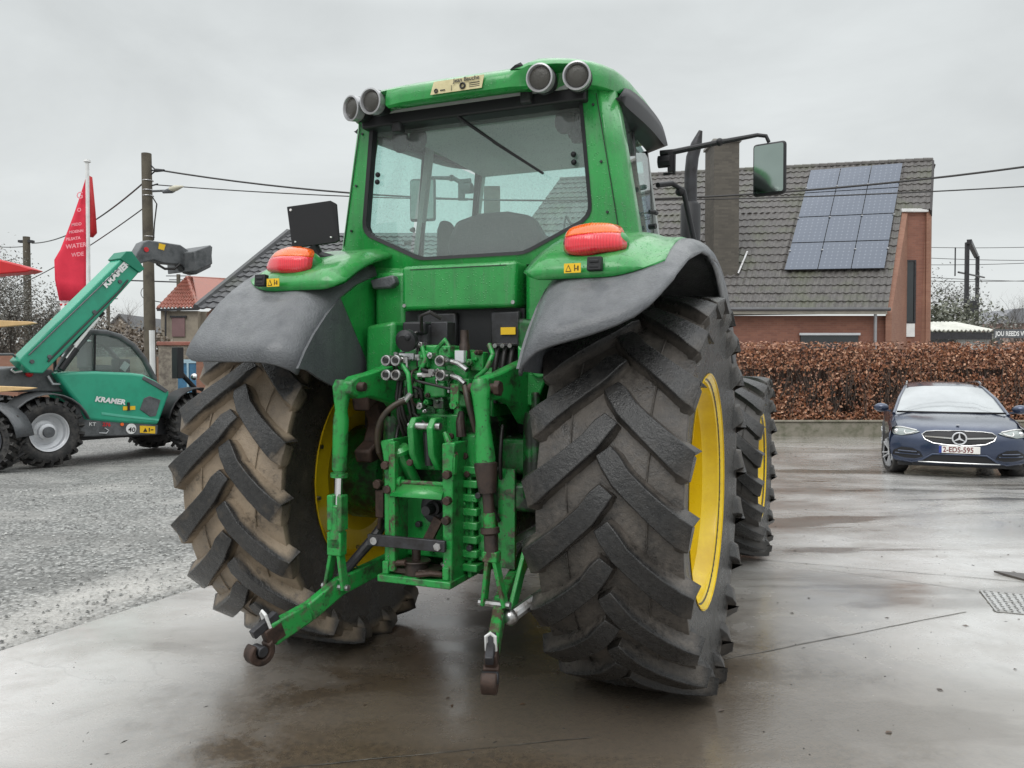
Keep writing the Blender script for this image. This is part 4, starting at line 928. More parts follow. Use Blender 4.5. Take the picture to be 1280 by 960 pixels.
for i in range(420):
    y = 2.2+6*random.random()**1.3; x = random.uniform(-.7, .75)*y
    if x < edge_x(y)+.05: continue
    r = random.uniform(.002, .007); a = random.random()*6.28; L = r*random.choice((1, 1, 1, 3)); z = gz(y)+.004
    mb.add([(x+cos(a)*L, y+sin(a)*L, z), (x-sin(a)*r*.5, y+cos(a)*r*.5, z), (x-cos(a)*L, y-sin(a)*L, z), (x+sin(a)*r*.5, y-cos(a)*r*.5, z), (x, y, z+r*.6)], [(0, 1, 4), (1, 2, 4), (2, 3, 4), (3, 0, 4)])
kind(mb.build('grit', M['ink'], smooth=0), 'stuff')

# ------------------------------------------------------------------ drain covers
MGV = pm('galvanised_plate', (.52, .52, .51), .35, .3, col2=(.34, .33, .31), scale=12)
c = [V((2.93, 4.98, 0)), V((3.50, 4.72, 0)), V((3.28, 4.36, 0)), V((2.77, 4.55, 0))]
mb = MB(); mb.ext([(p.x, p.y, .0) for p in c[::-1]], (0, 0, .009))
def bil(u, v): return c[0]*(1-u)*(1-v)+c[1]*u*(1-v)+c[2]*u*v+c[3]*(1-u)*v
d = mb.build('drain_cover', MGV, smooth=0)
tag(d, 'chequered pale metal drain cover set in the concrete', 'drain cover')
mb = MB()
for i in range(16):
    for j in range(11):
        p = bil((i+.5)/16, (j+.5)/11); p.z = .0125; mb.box(p, (.018, .006, .003), Matrix.Rotation(.5+(1.57 if (i+j) % 2 else 0), 3, 'Z'))
mb.build('tread_pattern', pm('tread_metal', (.24, .235, .23), .4, .4), d, smooth=0)
c2 = [(3.30, 5.45), (4.1, 5.1), (3.75, 4.65), (3.52, 4.75)]
d2 = MB().ext([(x, y, .0) for x, y in c2[::-1]], (0, 0, .012)).build('cover_slab', pm('dark_slab', (.085, .075, .07), .35, col2=(.12, .11, .10), scale=6), smooth=0)
tag(d2, 'plain dark brown cover slab beside the drain cover', 'cover slab')
for a, b in zip(c, c[1:]+c[:1]): joint((a.x, a.y), (b.x, b.y), .014, 'drain_joint')

# ------------------------------------------------------------------ hedge on its low wall
random.seed(5)
HY = 19.6
MH = pm('old_concrete', (.23, .21, .17), .7, col2=(.12, .12, .08), scale=4, bmp=.5)
mb = MB().bx(1.0, 19, HY-.12, HY+.9, -.6, .05).bx(1.0, 19, HY-.16, HY+.0, .05, .10)
lw = mb.build('garden_wall', MH, bevel=.02); tag(lw, 'low mossy concrete retaining wall under the copper hedge', 'wall')
def leafmat(name, cols):
    m, nt, b = new_mat(name); g = ND(nt, 'ShaderNodeNewGeometry')
    r = ND(nt, 'ShaderNodeValToRGB'); r.color_ramp.interpolation = 'LINEAR'
    e = r.color_ramp.elements; e[0].color = (*cols[0], 1); e[1].color = (*cols[-1], 1)
    for i, c in enumerate(cols[1:-1]): q = e.new((i+1)/(len(cols)-1)); q.color = (*c, 1)
    nt.links.new(g.outputs['Random Per Island'], r.inputs[0]); nt.links.new(r.outputs[0], b.inputs['Base Color'])
    b.inputs['Roughness'].default_value = .45; return m
ML = leafmat('beech_leaf', [(.12, .045, .028), (.25, .095, .045), (.40, .17, .085), (.22, .10, .06), (.62, .36, .23), (.18, .065, .038)])
MT = pm('twig', (.085, .062, .05), .8, col2=(.04, .03, .025))
hedge = thing('beech_hedge', 'long clipped copper-brown beech hedge above the low wall', 'hedge', (0, 0, 0))
mb = MB(); cl = [(random.uniform(1.5, 18), random.uniform(.3, 2.0), random.uniform(.2, .7)) for _ in range(70)]
def dens(x, z):
    v = 1.0
    for cx_, cz_, r in cl:
        q = ((x-cx_)**2+((z-cz_)*1.2)**2)/(r*r)
        if q < 1: v *= (.10+.6*q)
    return max(v, .7) if z > 1.35 else max(v, .12)*.9
cnt = 0
while cnt < 31000:
    x = random.uniform(1.0, 18.5); z = random.uniform(.08, 2.0)
    top = 1.96+.05*sin(x*3.1)+.04*sin(x*7.7)+random.uniform(-.09, .06)
    if z > top or random.random() > dens(x, z): continue
    y = HY + abs(random.gauss(0, .11)) + .03*sin(x*5+z*4) if random.random() < .8 else HY+random.uniform(0, .8)
    if y > HY+.25 and z < 1.6: y = HY+random.uniform(0, .2)
    r = random.uniform(.014, .042); R_ = Matrix.Rotation(random.random()*6.28, 3, 'Y') @ Matrix.Rotation(random.uniform(-1.1, 1.1), 3, 'X') @ Matrix.Rotation(random.uniform(-1, 1), 3, 'Z')
    p = V((x, y, z)); mb.add([p+R_ @ V(q) for q in ((-r*1.3, 0, 0), (0, -r*.15, r*.75), (r*1.3, 0, 0), (0, -r*.15, -r*.75))], [(0, 1, 2, 3)]); cnt += 1
for i in range(2500):
    x = random.uniform(1.0, 18.5); p = V((x, HY+random.uniform(0, .9), random.uniform(1.90, 2.03))); r = random.uniform(.02, .04)
    R_ = Matrix.Rotation(random.random()*6.28, 3, 'Z') @ Matrix.Rotation(random.uniform(-.8, .8), 3, 'X')
    mb.add([p+R_ @ V(q) for q in ((-r*1.3, 0, 0), (0, -r*.7, 0), (r*1.3, 0, 0), (0, r*.7, 0))], [(0, 1, 2, 3)])
mb.build('leaves', ML, hedge, smooth=0)
mb = MB()
for i in range(2200):
    x = random.uniform(1.0, 18.5); y = HY+random.uniform(-.03, .5); z = random.uniform(.08, .9); p = V((x, y, z)); pts = [p]
    for k in range(3): p = p+V((random.uniform(-.14, .14), random.uniform(-.05, .05), random.uniform(.15, .38))); p.z = min(p.z, 1.98); pts.append(p)
    mb.tube(pts, [.010, .008, .006, .003], 4, cap=False)
for i in range(26):
    x = 1.2+i*.68+random.uniform(-.15, .15); mb.tube([(x, HY+.35, .02), (x+.05, HY+.38, 1.0), (x-.03, HY+.36, 1.9)], [.035, .03, .012], 6)
mb.build('branches', MT, hedge, smooth=0)
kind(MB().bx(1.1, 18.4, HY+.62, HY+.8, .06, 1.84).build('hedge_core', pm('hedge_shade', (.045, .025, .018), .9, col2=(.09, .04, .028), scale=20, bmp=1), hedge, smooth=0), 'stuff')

# ------------------------------------------------------------------ roofs with real pantiles
def brick(name, a, b_, mortar, sc=1.0, rot=True):
    m, nt, b = new_mat(name); co = coords(nt); s = ND(nt, 'ShaderNodeSeparateXYZ'); nt.links.new(co, s.inputs[0]); cb = ND(nt, 'ShaderNodeCombineXYZ')
    nt.links.new(mth(nt, 'ADD', s.outputs[0], s.outputs[1]), cb.inputs[0]); nt.links.new(s.outputs[2], cb.inputs[1])
    t = ND(nt, 'ShaderNodeTexBrick'); nt.links.new(cb.outputs[0], t.inputs['Vector']); t.inputs['Scale'].default_value = 4.5*sc
    t.inputs['Mortar Size'].default_value = .012; t.inputs['Color1'].default_value = (*a, 1); t.inputs['Color2'].default_value = (*b_, 1); t.inputs['Mortar'].default_value = (*mortar, 1)
    t.inputs['Row Height'].default_value = .28; t.inputs['Brick Width'].default_value = .95; t.inputs['Bias'].default_value = -.1
    n = noise(nt, co, 1.2, 5, .6); c = mixc(nt, mrange(nt, n, .35, .7, 0, .45), t.outputs[0], tuple(x*.55 for x in a))
    nt.links.new(c, b.inputs['Base Color']); b.inputs['Roughness'].default_value = .75
    nt.links.new(bump(nt, t.outputs['Fac'], -.5, .01), b.inputs['Normal']); return m
def tiles(P00, P10, P11, P01, nu, nv, mat, name, parent, amp=.035, step=.03):
    """P00-P10 eave, P01-P11 ridge; every tile an S-shaped pan with an overlapping lip"""
    P00, P10, P11, P01 = map(V, (P00, P10, P11, P01)); nrm = (P10-P00).cross(P01-P00).normalized()
    if nrm.z < 0: nrm = -nrm
    mb = MB(); K = 5
    def Q(u, v): return (P00*(1-u)+P10*u)*(1-v)+(P01*(1-u)+P11*u)*v
    jit = [[random.uniform(-.006, .006) for _ in range(nu+1)] for _ in range(nv)]
    for r in range(nv):
        lo = []; hi = []; ft = []
        for c_ in range(nu):
            for k in range(K if c_ < nu-1 else K+1):
                u = (c_+k/K)/nu; h = amp*(.5+.5*cos(2*pi*k/K))**1.3 + jit[r][c_]
                lo.append(Q(u, r/nv)+nrm*(h+step)); hi.append(Q(u, (r+1)/nv)+nrm*(h)); ft.append(Q(u, r/nv)+nrm*(h-.012))
        mb.grid([ft, lo, hi], flip=True)
    return mb.build(name, mat, parent, smooth=0)
def tile_mat(name, a, b_, moss):
    m, nt, b = new_mat(name); co = coords(nt); n = noise(nt, co, .9, 6, .65); n2 = noise(nt, co, 7, 5, .7)
    g = ND(nt, 'ShaderNodeNewGeometry')
    c = mixc(nt, mrange(nt, n2, .35, .65), a, b_); c = mixc(nt, mrange(nt, n, .5, .68, 0, .7), c, moss)
    nt.links.new(c, b.inputs['Base Color']); nt.links.new(mrange(nt, n2, .3, .7, .35, .6), b.inputs['Roughness']); return m
MTile = tile_mat('brown_tile', (.062, .056, .053), (.135, .125, .118), (.095, .105, .06))
MTileD = tile_mat('dark_tile', (.045, .046, .05), (.10, .10, .105), (.07, .075, .06))
MTileR = tile_mat('red_tile', (.28, .095, .07), (.36, .15, .11), (.20, .12, .09))
MBr = brick('red_brick', (.28, .120, .080), (.21, .085, .06), (.24, .19, .16))
MBr2 = brick('orange_brick', (.31, .155, .105), (.26, .12, .08), (.28, .2, .15))
MChim = brick('brown_brick', (.085, .075, .062), (.125, .11, .09), (.10, .095, .085))

house = thing('brick_house', 'red brick house with brown tiled roof, big chimney and rooftop solar panels', 'house', (11, 26, -.3))
hx, hy, hz = 11, 26, -.3
def L(p): return (p[0]-hx, p[1]-hy, p[2]-hz)
eR = wd(1109, 388, 25.3); eL = V((-1.5, 25.3, eR.z)); rR = wd(1165, 200, 28.6); rL = wd(700, 229, 31.6)
rL = V((rL.x, rL.y, rR.z)); 
nrm = (eR-eL).cross(rL-eL).normalized()
# main field, then the strip right of the cut corner
T0 = wd(1127, 262, 26.62)
rM = rR.copy()
t1 = V(eR); 
# point on the right verge at the height where the wing starts
def RB(a, b): return (eL*(1-a)+eR*a)*(1-b)+(rL*(1-a)+rR*a)*b
def scr(p):
    z = p.z-CAMH; D = p.y*cos(PITCH)-z*sin(PITCH)
    return 640+F*p.x/D, 480-F*(p.y*sin(PITCH)+z*cos(PITCH))/D
def onroof(u, v):
    a, b = .7, .5
    for _ in range(30):
        f0 = scr(RB(a, b)); fa = scr(RB(a+1e-4, b)); fb = scr(RB(a, b+1e-4))
        J = Matrix((((fa[0]-f0[0])*1e4, (fb[0]-f0[0])*1e4), ((fa[1]-f0[1])*1e4, (fb[1]-f0[1])*1e4)))
        d = J.inverted() @ V((u-f0[0], v-f0[1])); a += d.x; b += d.y
    return RB(a, b)
cut = onroof(1127, 262); right_top = rR; cutR = onroof(1163, 262)
cutL = eL.lerp(rL, (cut.z-eR.z)/(rR.z-eR.z))
tiles(L(eL), L(eR), L(cut), L(cutL), 62, 13, MTile, 'roof', house)
tiles(L(cutL), L(cutR), L(rR), L(rL), 62, 8, MTile, 'roof', house)
eLr = eL
bk = V((0, 3.4, -5.2))
MB().add([L(rL), L(rR), L(rR+bk), L(rL+bk)], [(0, 1, 2, 3)]).build('rear_roof', MTile, house, sol=.08, smooth=0)
rd = MB()
nr = 46
for k in range(nr):
    a = rL.lerp(rR, k/nr); b = rL.lerp(rR, (k+1.08)/nr); rd.tube([L(a+V((0, 0, .0))), L(b+V((0, 0, .0)))], [.10, .085], 7)
rd.build('ridge_tiles', MTile, house, smooth=0)
# fascia and gutter
MW = M['white']
MB().bar(L(eL+V((0, .02, -.07))), L(eR+V((0, .02, -.07))), .03, .10, (0, 0, 1)).build('fascia', pm('cream_fascia', (.62, .58, .5), .5), house, smooth=0)
MB().tube([L(eL+V((0, -.10, .03))), L(eR+V((.05, -.10, .03)))], .06, 8).build('gutter', pm('zinc', (.13, .13, .135), .5, .3), house)
MB().bar(L(eL+V((0, .4, -2.0))), L(eR+V((.16, .4, -2.0))), .25, 3.7, (0, 0, 1)).build('front_wall', MBr, house, smooth=0)
p = wd(1093, 400, 25.45)
MB().tube([L((p.x, 25.38, eR.z)), L((p.x, 25.38, -.2))], .05, 8).build('downpipe', pm('zinc_pipe', (.35, .35, .36), .4, .4), house)
q0 = wd(1001, 419, 25.5); q1 = wd(1073, 422, 25.5)
wn = MB().bx(q0.x-hx, q1.x-hx, 25.53-hy-.02, 25.58-hy, .3, q0.z-hz).build('window', M['glassdark'], house, smooth=0)
MB().bx(q0.x-hx-.05, q1.x-hx+.05, 25.46-hy, 25.52-hy, q0.z-hz, q0.z-hz+.07).build('window_lintel', M['silver'], wn)
# right hand brick wing under the verge
wl = wd(1104, 388, 25.32); xa = wd(1118, 300, 26.4).x; xb = wd(1157, 300, 26.4).x
w0 = eR
mb = MB()
prof_l = [L((w0.x, 25.4, -.3)), L((w0.x, 25.4, eR.z-.05)), L((cut.x, cut.y-.05, cut.z-.05)), L((cut.x, cut.y-.05, -.3))]
mb.ext(prof_l, (.20, 0.02, 0)); mb.build('wing_side_wall', MBr2, house, smooth=0)
zc_ = cut.z-.08
fx0, fx1 = cut.x+.0, wd(1158, 300, cut.y).x
mb = MB().bx(fx0-hx, fx1-hx, cut.y-hy, cut.y+.3-hy, 0, zc_-hz)
mb.build('wing_wall', MBr, house, smooth=0)
gx = rR.x-.12
mb = MB().add([L((fx1-.18, cut.y-.02, -.3)), L((gx, rR.y, -.3)), L((gx, rR.y, rR.z-.1)), L((fx1, cut.y-.02, zc_+.0)), L((gx+.2, rR.y+3.3, -.3)), L((gx+.2, rR.y+3.3, 4.6))], [(0, 1, 2, 3), (1, 4, 5, 2)]).build('gable_wall', MBr2, house, sol=.25, smooth=0)
MB().bar(L((fx1+.02, cut.y-.05, zc_+.02)), L((fx1+.03, cut.y-.05, -.3)), .14, .1, (0, 1, 0)).build('corner_trim', MBr2, house, smooth=0)
MB().bar(L(cutR+V((.02, 0, -.12))), L(rR+V((.05, 0, -.12))), .06, .3, (0, 0, 1)).bar(L(rR+V((.05, 0, -.12))), L(rR+bk*.6+V((.05, 0, -.12))), .06, .25, (0, 0, 1)).build('verge_board', pm('verge', (.05, .045, .045), .6), house, smooth=0)
MB().bx(fx0-hx-.05, fx1-hx, cut.y-.14-hy, cut.y-.02-hy, zc_-hz-.02, zc_-hz+.09).build('wing_gutter', MW, house, bevel=.01)
a = wd(1123, 327, cut.y); b = wd(1142, 402, cut.y); e = wd(1141, 421, cut.y)
wn = MB().bx(a.x-hx, b.x-hx, cut.y-.03-hy, cut.y+.02-hy, b.z-hz, a.z-hz).build('window', M['glassdark'], house, smooth=0)
fr = MB(); x0, x1, z0, z1 = a.x-hx, b.x-hx, b.z-hz, a.z-hz
for q in ((x0-.04, x0+.02, z0, z1), (x1-.02, x1+.04, z0, z1), (x0-.04, x1+.04, z1, z1+.05), (x0-.04, x1+.04, z0-.06, z0)): fr.bx(q[0], q[1], cut.y-.06-hy, cut.y-.0-hy, q[2], q[3])
fr.build('window_frame', M['darksteel'], wn, smooth=0)
MB().bx(x0-.02, x1+.02, cut.y-.05-hy, cut.y-.0-hy, e.z-hz, z0-.07).build('infill_panel', MW, house)
# chimney
cb_ = onroof(893, 345); ct = wd(910, 178, cb_.y)
x0 = wd(892, 300, cb_.y).x-hx; x1 = wd(923, 300, cb_.y).x-hx; 
ch = MB().bx(x0, x1, cb_.y-.05-hy, cb_.y+1.2-hy, cb_.z-hz-.6, ct.z-hz).build('chimney', MChim, house, smooth=0)
MB().bx(x0-.06, x1+.06, cb_.y-.12-hy, cb_.y+1.27-hy, ct.z-hz, ct.z-hz+.10).build('chimney_cap', pm('cap_stone', (.30, .29, .27), .7), ch, bevel=.02)
fl = onroof(922, 345); fl2 = onroof(935, 315)
MB().bar(L(fl+nrm*.08), L(fl+(rR-eR).normalized()*1.0+nrm*.08), .05, .10, tuple(nrm)).build('flashing', M['steel'], ch, smooth=0)
# small chimney seen through the cab
s_ = onroof(615, 290); q = wd(615, 236, s_.y)
s_ = eL.lerp(rL, .8); s_ = V((q.x*1.0, 0, 0)); s_.y = 30.2
q = wd(615, 234, 30.2)
MB().bx(q.x-.3-hx, q.x+.3-hx, 30-hy, 30.6-hy, 5.5-hz, q.z-hz).build('chimney', MChim, house, smooth=0)
# solar panels
m, nt, b = new_mat('solar_cells'); co = coords(nt, 'UV')
s = ND(nt, 'ShaderNodeSeparateXYZ'); nt.links.new(co, s.inputs[0])
def cell(o, n_):
    f = mth(nt, 'FRACT', mth(nt, 'MULTIPLY', o, n_)); return mth(nt, 'ABSOLUTE', mth(nt, 'SUBTRACT', f, .5))
cu, cv = cell(s.outputs[0], 6.0), cell(s.outputs[1], 8.0)
dia = mrange(nt, mth(nt, 'ADD', cu, cv), .80, .84)
line = mth(nt, 'MAXIMUM', mrange(nt, cu, .465, .485), mrange(nt, cv, .465, .485))
c = mixc(nt, dia, mixc(nt, mth(nt, 'MULTIPLY', line, .35), (.085, .105, .145), (.14, .16, .20)), (.17, .195, .24))
nt.links.new(c, b.inputs['Base Color']); b.inputs['Roughness'].default_value = .22; b.inputs['Coat Weight'].default_value = .6
MSol = m
A_, B_, C_, D_ = onroof(979, 342), onroof(1104, 340), onroof(1127, 208), onroof(1012, 217)
def PQ(u, v): return (A_*(1-u)+B_*u)*(1-v)+(D_*(1-u)+C_*u)*v
for i in range(3):
    for j in range(4):
        g = .004; q = [PQ(i/3+g, j/4+g), PQ((i+1)/3-g, j/4+g), PQ((i+1)/3-g, (j+1)/4-g), PQ(i/3+g, (j+1)/4-g)]
        q = [L(p+nrm*.14) for p in q]
        mb = MB().ext(q, nrm*-.04); o = mb.build('solar_panel_frame', M['darksteel'], house, smooth=0); o.name = 'solar_panel'
        me = bpy.data.meshes.new('cells'); me.from_pydata([V(p)+nrm*.004 for p in q], [], [(0, 1, 2, 3)]); uv = me.uv_layers.new(name='UVMap')
        for k, t in enumerate(((.01, .01), (.99, .01), (.99, .99), (.01, .99))): uv.data[k].uv = t
        me.materials.append(MSol); oc = bpy.data.objects.new('solar_cells', me); COL.objects.link(oc); oc.parent = o
mb = MB()
for i in (0, 1, 2, 3):
    for k in range(3): mb.box(L(PQ(min(.995, max(.005, i/3)), (k+.55)/3.2)+nrm*.17), (.06, .06, .03))
mb.parts('panel_clamps', M['silver'], house)

# ------------------------------------------------------------------ neighbour with dark tiled roof on the left
nb = thing('tiled_house', 'grey tiled roof of a low house rising behind the tractor fender', 'house', (-7, 20, -.3))
def Ln(p): return (p[0]+7, p[1]-20, p[2]+.3)
a = wd(247, 386, 20); b = wd(362, 292, 24); a2 = V((1.5, 20, a.z)); b2 = V((1.2, 24, b.z))
tiles(Ln(a), Ln(a2), Ln(b2), Ln(b), 38, 16, MTileD, 'roof', nb)
MB().tube([Ln(a+V((-.04, 0, .04))), Ln(b+V((-.04, 0, .06)))], .09, 6).build('verge_tiles', MTileD, nb, smooth=0)
MB().add([Ln(b), Ln(b2), Ln(b2+V((0, 4, -3))), Ln(b+V((0, 4, -3)))], [(0, 1, 2, 3)]).build('rear_roof', MTileD, nb, sol=.06, smooth=0)
MB().bx(a.x+7+.15, a2.x+7, .25, .5, 0, a.z+.3-.05).build('front_wall', MBr2, nb, smooth=0)
MB().add([Ln((a.x+.2, 20.3, -.3)), Ln((b.x+.2, 28, -.3)), Ln((b.x+.2, 24, b.z-.1)), Ln((a.x+.2, 20.3, a.z-.1))], [(0, 1, 2, 3)]).build('gable_wall', MBr2, nb, sol=.2, smooth=0)
# red roofed house further left
rh = thing('red_roof_house', 'beige rendered house under a red tiled hip roof beside the utility pole', 'house', (-18, 42, -.4))
def Lr(p): return (p[0]+18, p[1]-42, p[2]+.4)
e0 = wd(197, 386, 42); e1 = wd(248, 385, 42); r0 = wd(234, 347, 45); r1 = wd(290, 350, 47)
tiles(Lr(e0), Lr(e1), Lr(r0+V((.3, 0, 0))), Lr(r0), 11, 9, MTileR, 'roof', rh, amp=.10, step=.05)
MB().add([Lr(e1), Lr(wd(300, 385, 46)), Lr(r1), Lr(r0+V((.3, 0, 0)))], [(0, 1, 2, 3)]).build('roof', MTileR, rh, sol=.05, smooth=0)
MB().tube([Lr(r0), Lr(e1)], .12, 6).tube([Lr(r0), Lr(r1)], .10, 6).tube([Lr(e0), Lr(r0)], .09, 6).build('ridge_tiles', MTileR, rh, smooth=0)
MR = pm('beige_render', (.30, .26, .205), .85, col2=(.22, .19, .155), scale=1.5, bmp=.3)
MB().bx(e0.x+18+.1, e1.x+18-.1, .15, 4, 0, e0.z+.4-.1).bx(e1.x+18-.1, e1.x+18+3.5, .6, 4, 0, e0.z+.4-.1).build('wall', MR, rh, smooth=0)
MB().bar(Lr(e0+V((0, -.05, -.06))), Lr(e1+V((0, -.05, -.06))), .1, .12).build('gutter', M['darksteel'], rh)
a = wd(215, 397, 42.1); b = wd(231, 416, 42.1)
wn = MB().bx(a.x+18, b.x+18, .08, .14, b.z+.4-.2, a.z+.4).build('window', pm('pinkish_shutter', (.20, .12, .12), .7), rh, smooth=0)
MB().bx(a.x+18-.1, b.x+18+.1, .04, .14, a.z+.4, a.z+.4+.1).build('window_lintel', M['darksteel'], wn)
MB().tube([Lr(wd(207, 387, 41.95)), Lr(wd(207, 440, 41.95))], .05, 6).build('downpipe', M['darksteel'], rh)
# far gable house between pole and telehandler
fg = thing('gable_house', 'distant brownish gable end far behind the telehandler', 'house', (-27, 60, -.4))
g = [wd(136, 430, 60), wd(136, 411, 60), wd(150, 395, 60), wd(166, 412, 60), wd(166, 430, 60)]
MB().ext([(p.x+27, 0, p.z+.4) for p in g]+[], (0, 8, 0)).build('wall', pm('brown_render', (.24, .19, .14), .85, col2=(.18, .14, .11), scale=1), fg, smooth=0)
MB().add([(g[1].x+27-.2, -.2, g[1].z+.4-.1), (g[2].x+27, -.2, g[2].z+.4+.1), (g[3].x+27+.2, -.2, g[3].z+.4-.1), (g[3].x+27+.2, 8, g[3].z+.4-.1), (g[2].x+27, 8, g[2].z+.4+.1), (g[1].x+27-.2, 8, g[1].z+.4-.1)], [(0, 1, 4, 5), (1, 2, 3, 4)]).build('roof', MTileD, fg, sol=.15, smooth=0)

# ------------------------------------------------------------------ boundary walls on the left
MSt = pm('rubble_stone', (.30, .27, .22), .85, col2=(.15, .13, .11), scale=5, amt=(.4, .6), bmp=1.0, bscale=9)
a = wd(198, 430, 27); 
sw = MB().bx(a.x, -2.2, 27, 27.3, -.4, a.z-.05).build('stone_wall', MSt, smooth=0); tag(sw, 'pale rubble stone wall between the utility pole and the tractor', 'wall')
MB().bx(a.x-.05, -2.2, 26.95, 27.35, a.z-.05, a.z+.08).build('coping', MTileR, sw, bevel=.02)
a = wd(0, 446, 30)
bw = MB().bx(-27, wd(198, 430, 30).x, 30, 30.25, -.4, a.z).build('brick_wall', brick('old_brick', (.22, .13, .09), (.28, .18, .12), (.2, .17, .14)), smooth=0); tag(bw, 'weathered brown brick wall behind the green telehandler', 'wall')
a = wd(0, 442, 26)
ow = MB().bx(-22, wd(22, 440, 26).x, 26, 26.25, -.4, a.z).build('low_brick_wall', MBr2, smooth=0); tag(ow, 'lower orange brick wall at the left edge under the bare trees', 'wall')
# blue parked thing behind the stone wall gap
a = wd(222, 452, 25.5); b = wd(247, 478, 25.5)
bl = thing('blue_door', 'small blue gate with white top rail beside the stone wall', 'gate', (a.x, 25.5, -.35))
MB().bx(0, b.x-a.x, 0, .06, .1, a.z+.35).build('door_panel', pm('blue_paint', (.05, .17, .30), .4, col2=(.04, .12, .2)), bl, bevel=.01)
MB().bx(0, b.x-a.x, -.03, 0, a.z+.30, a.z+.42).bx(.3, .36, -.03, 0, .1, a.z+.3).build('door_rail', pm('paleblue', (.35, .5, .58), .5), bl)
MB().bx(b.x-a.x, b.x-a.x+.45, -.1, .3, 0, a.z+.5).build('gate_post', MBr2, bl)

# ------------------------------------------------------------------ poles and wires
MWd = pm('pole_wood', (.115, .10, .075), .85, col2=(.07, .06, .048), scale=3, bmp=.6, bscale=20)
pt = wd(183, 192, 21); pb_ = wd(189, 470, 21)
up = thing('utility_pole', 'tall weathered utility pole with a street lamp arm near its top', 'utility pole', (pb_.x, 21, gz(21)))
def Lp(p): p = V(p); return (p.x-pb_.x, p.y-21, p.z-gz(21))
MB().tube([Lp((pb_.x, 21, -.3)), Lp(pt)], [.155, .125], 14).build('pole', MWd, up, smooth=50)
mb = MB()
for v in (226, 238, 245, 296): 
    c = wd(184+(v-192)*.02, v, 21); mb.lathe([(.14, -.012), (.146, 0), (.14, .012)], Lp(c), 'Z', 14)
mb.build('pole_bands', M['steel'], up)
la = wd(191, 239, 20.9); lb = wd(214, 238, 20.5); lc = wd(229, 233, 20.4)
MB().tube([Lp(la), Lp(lb)], [.03, .03], 8).tube([Lp(wd(204, 240, 20.6)), Lp(lb), Lp(wd(218, 237, 20.5))], [.04, .075, .06], 10).build('lamp_arm', M['fender'], up)
MB().tube([Lp(wd(213, 237, 20.5)), Lp(wd(220, 235, 20.45)), Lp(lc)], [.07, .075, .02], 10).build('lamp_shade', pm('lamp_shade_yellowed', (.55, .52, .42), .3), up)
mb = MB()
for v in (207, 213, 218): mb.tube([Lp(wd(189, v, 20.9)), Lp(wd(195, 213, 20.7))], .02, 6)
mb.tube([Lp(wd(195, 213, 20.7)), Lp(wd(205, 213, 20.5))], [.05, .03], 8).tube([Lp(wd(190, 232, 20.9)), Lp(wd(197, 230, 20.6))], .02, 6).build('wire_bracket', M['black'], up)
mb = MB().tube([Lp(wd(191, 247, 20.85)), Lp(wd(196, 255, 20.85)), Lp(wd(193, 280, 20.85)), Lp(wd(192, 300, 20.85))], .018, 6).build('down_cable', M['hose'], up)
def wire(a, b, sag, r, lbl, g='overhead wires', n=26):
    a, b = V(a), V(b); c = a
    pts = [a.lerp(b, k/n)-V((0, 0, sag*4*(k/n)*(1-k/n)))-c for k in range(n+1)]
    o = MB().tube(pts, r, 5).build('overhead_wire', M['hose'], loc=c); tag(o, lbl, 'wire', g); return o
wire(wd(195, 212, 20.7), wd(1300, 206, 16), .75, .022, 'upper thick overhead wire crossing from the utility pole to the right edge')
wire(wd(195, 231, 20.7), wd(1300, 232, 16), .35, .014, 'lower thin overhead wire passing in front of the tiled roof')
wire(wd(181, 227, 21), wd(40, 304, 34), .4, .022, 'overhead wire running from the utility pole down to the left pole')
wire(wd(181, 259, 21), wd(-20, 372, 34), .3, .016, 'thinner overhead wire from the utility pole down past the red flag')
wire(wd(31, 308, 34), wd(-30, 304, 40), .1, .02, 'short wire leaving the left pole at the picture edge')
q = wd(33, 296, 34); q2 = wd(36, 430, 34)
lpz = thing('utility_pole', 'farther utility pole in front of the bare trees at the left', 'utility pole', (q2.x, 34, -.35))
MB().tube([(0, 0, 0), (q.x-q2.x, 0, q.z+.35)], [.18, .14], 12).build('pole', MWd, lpz); MB().bx(-.35, .25, -.1, .1, q.z+.1, q.z+.2).build('insulator_block', M['darksteel'], lpz)
# small rail poles with cross arms
def mast(u, v0, v1, Y, arm, lbl):
    a = wd(u, v0, Y); t = thing('rail_mast', lbl, 'mast', (a.x, Y, -.4), 0, 'railway masts')
    MB().tube([(0, 0, 0), (0, 0, a.z+.4)], .13, 8).build('mast', MWd, t)
    mb = MB()
    if arm: mb.bar((0, 0, a.z+.4-.5), (arm, 0, a.z+.4-.35), .08, .08).bar((0, 0, a.z+.4-2.0), (arm*.5, 0, a.z+.4-1.6), .06, .06).ring((arm*.45, 0, a.z+.4-1.2), .42, .02, 'Y', 16, 4).bar((-.8, 0, a.z+.3), (.8, 0, a.z+.3), .05, .05).bar((-.6, 0, a.z+.05), (.6, 0, a.z+.05), .05, .05)
    else: mb.bar((-.7, 0, a.z+.2), (.7, 0, a.z+.2), .06, .06)
    mb.build('cross_arm', M['darksteel'], t)
mast(223, 343, 430, 52, -4.5, 'railway mast with a long cantilever arm behind the red tiled roof')
mast(135, 370, 430, 58, 0, 'thin railway mast behind the telehandler boom')
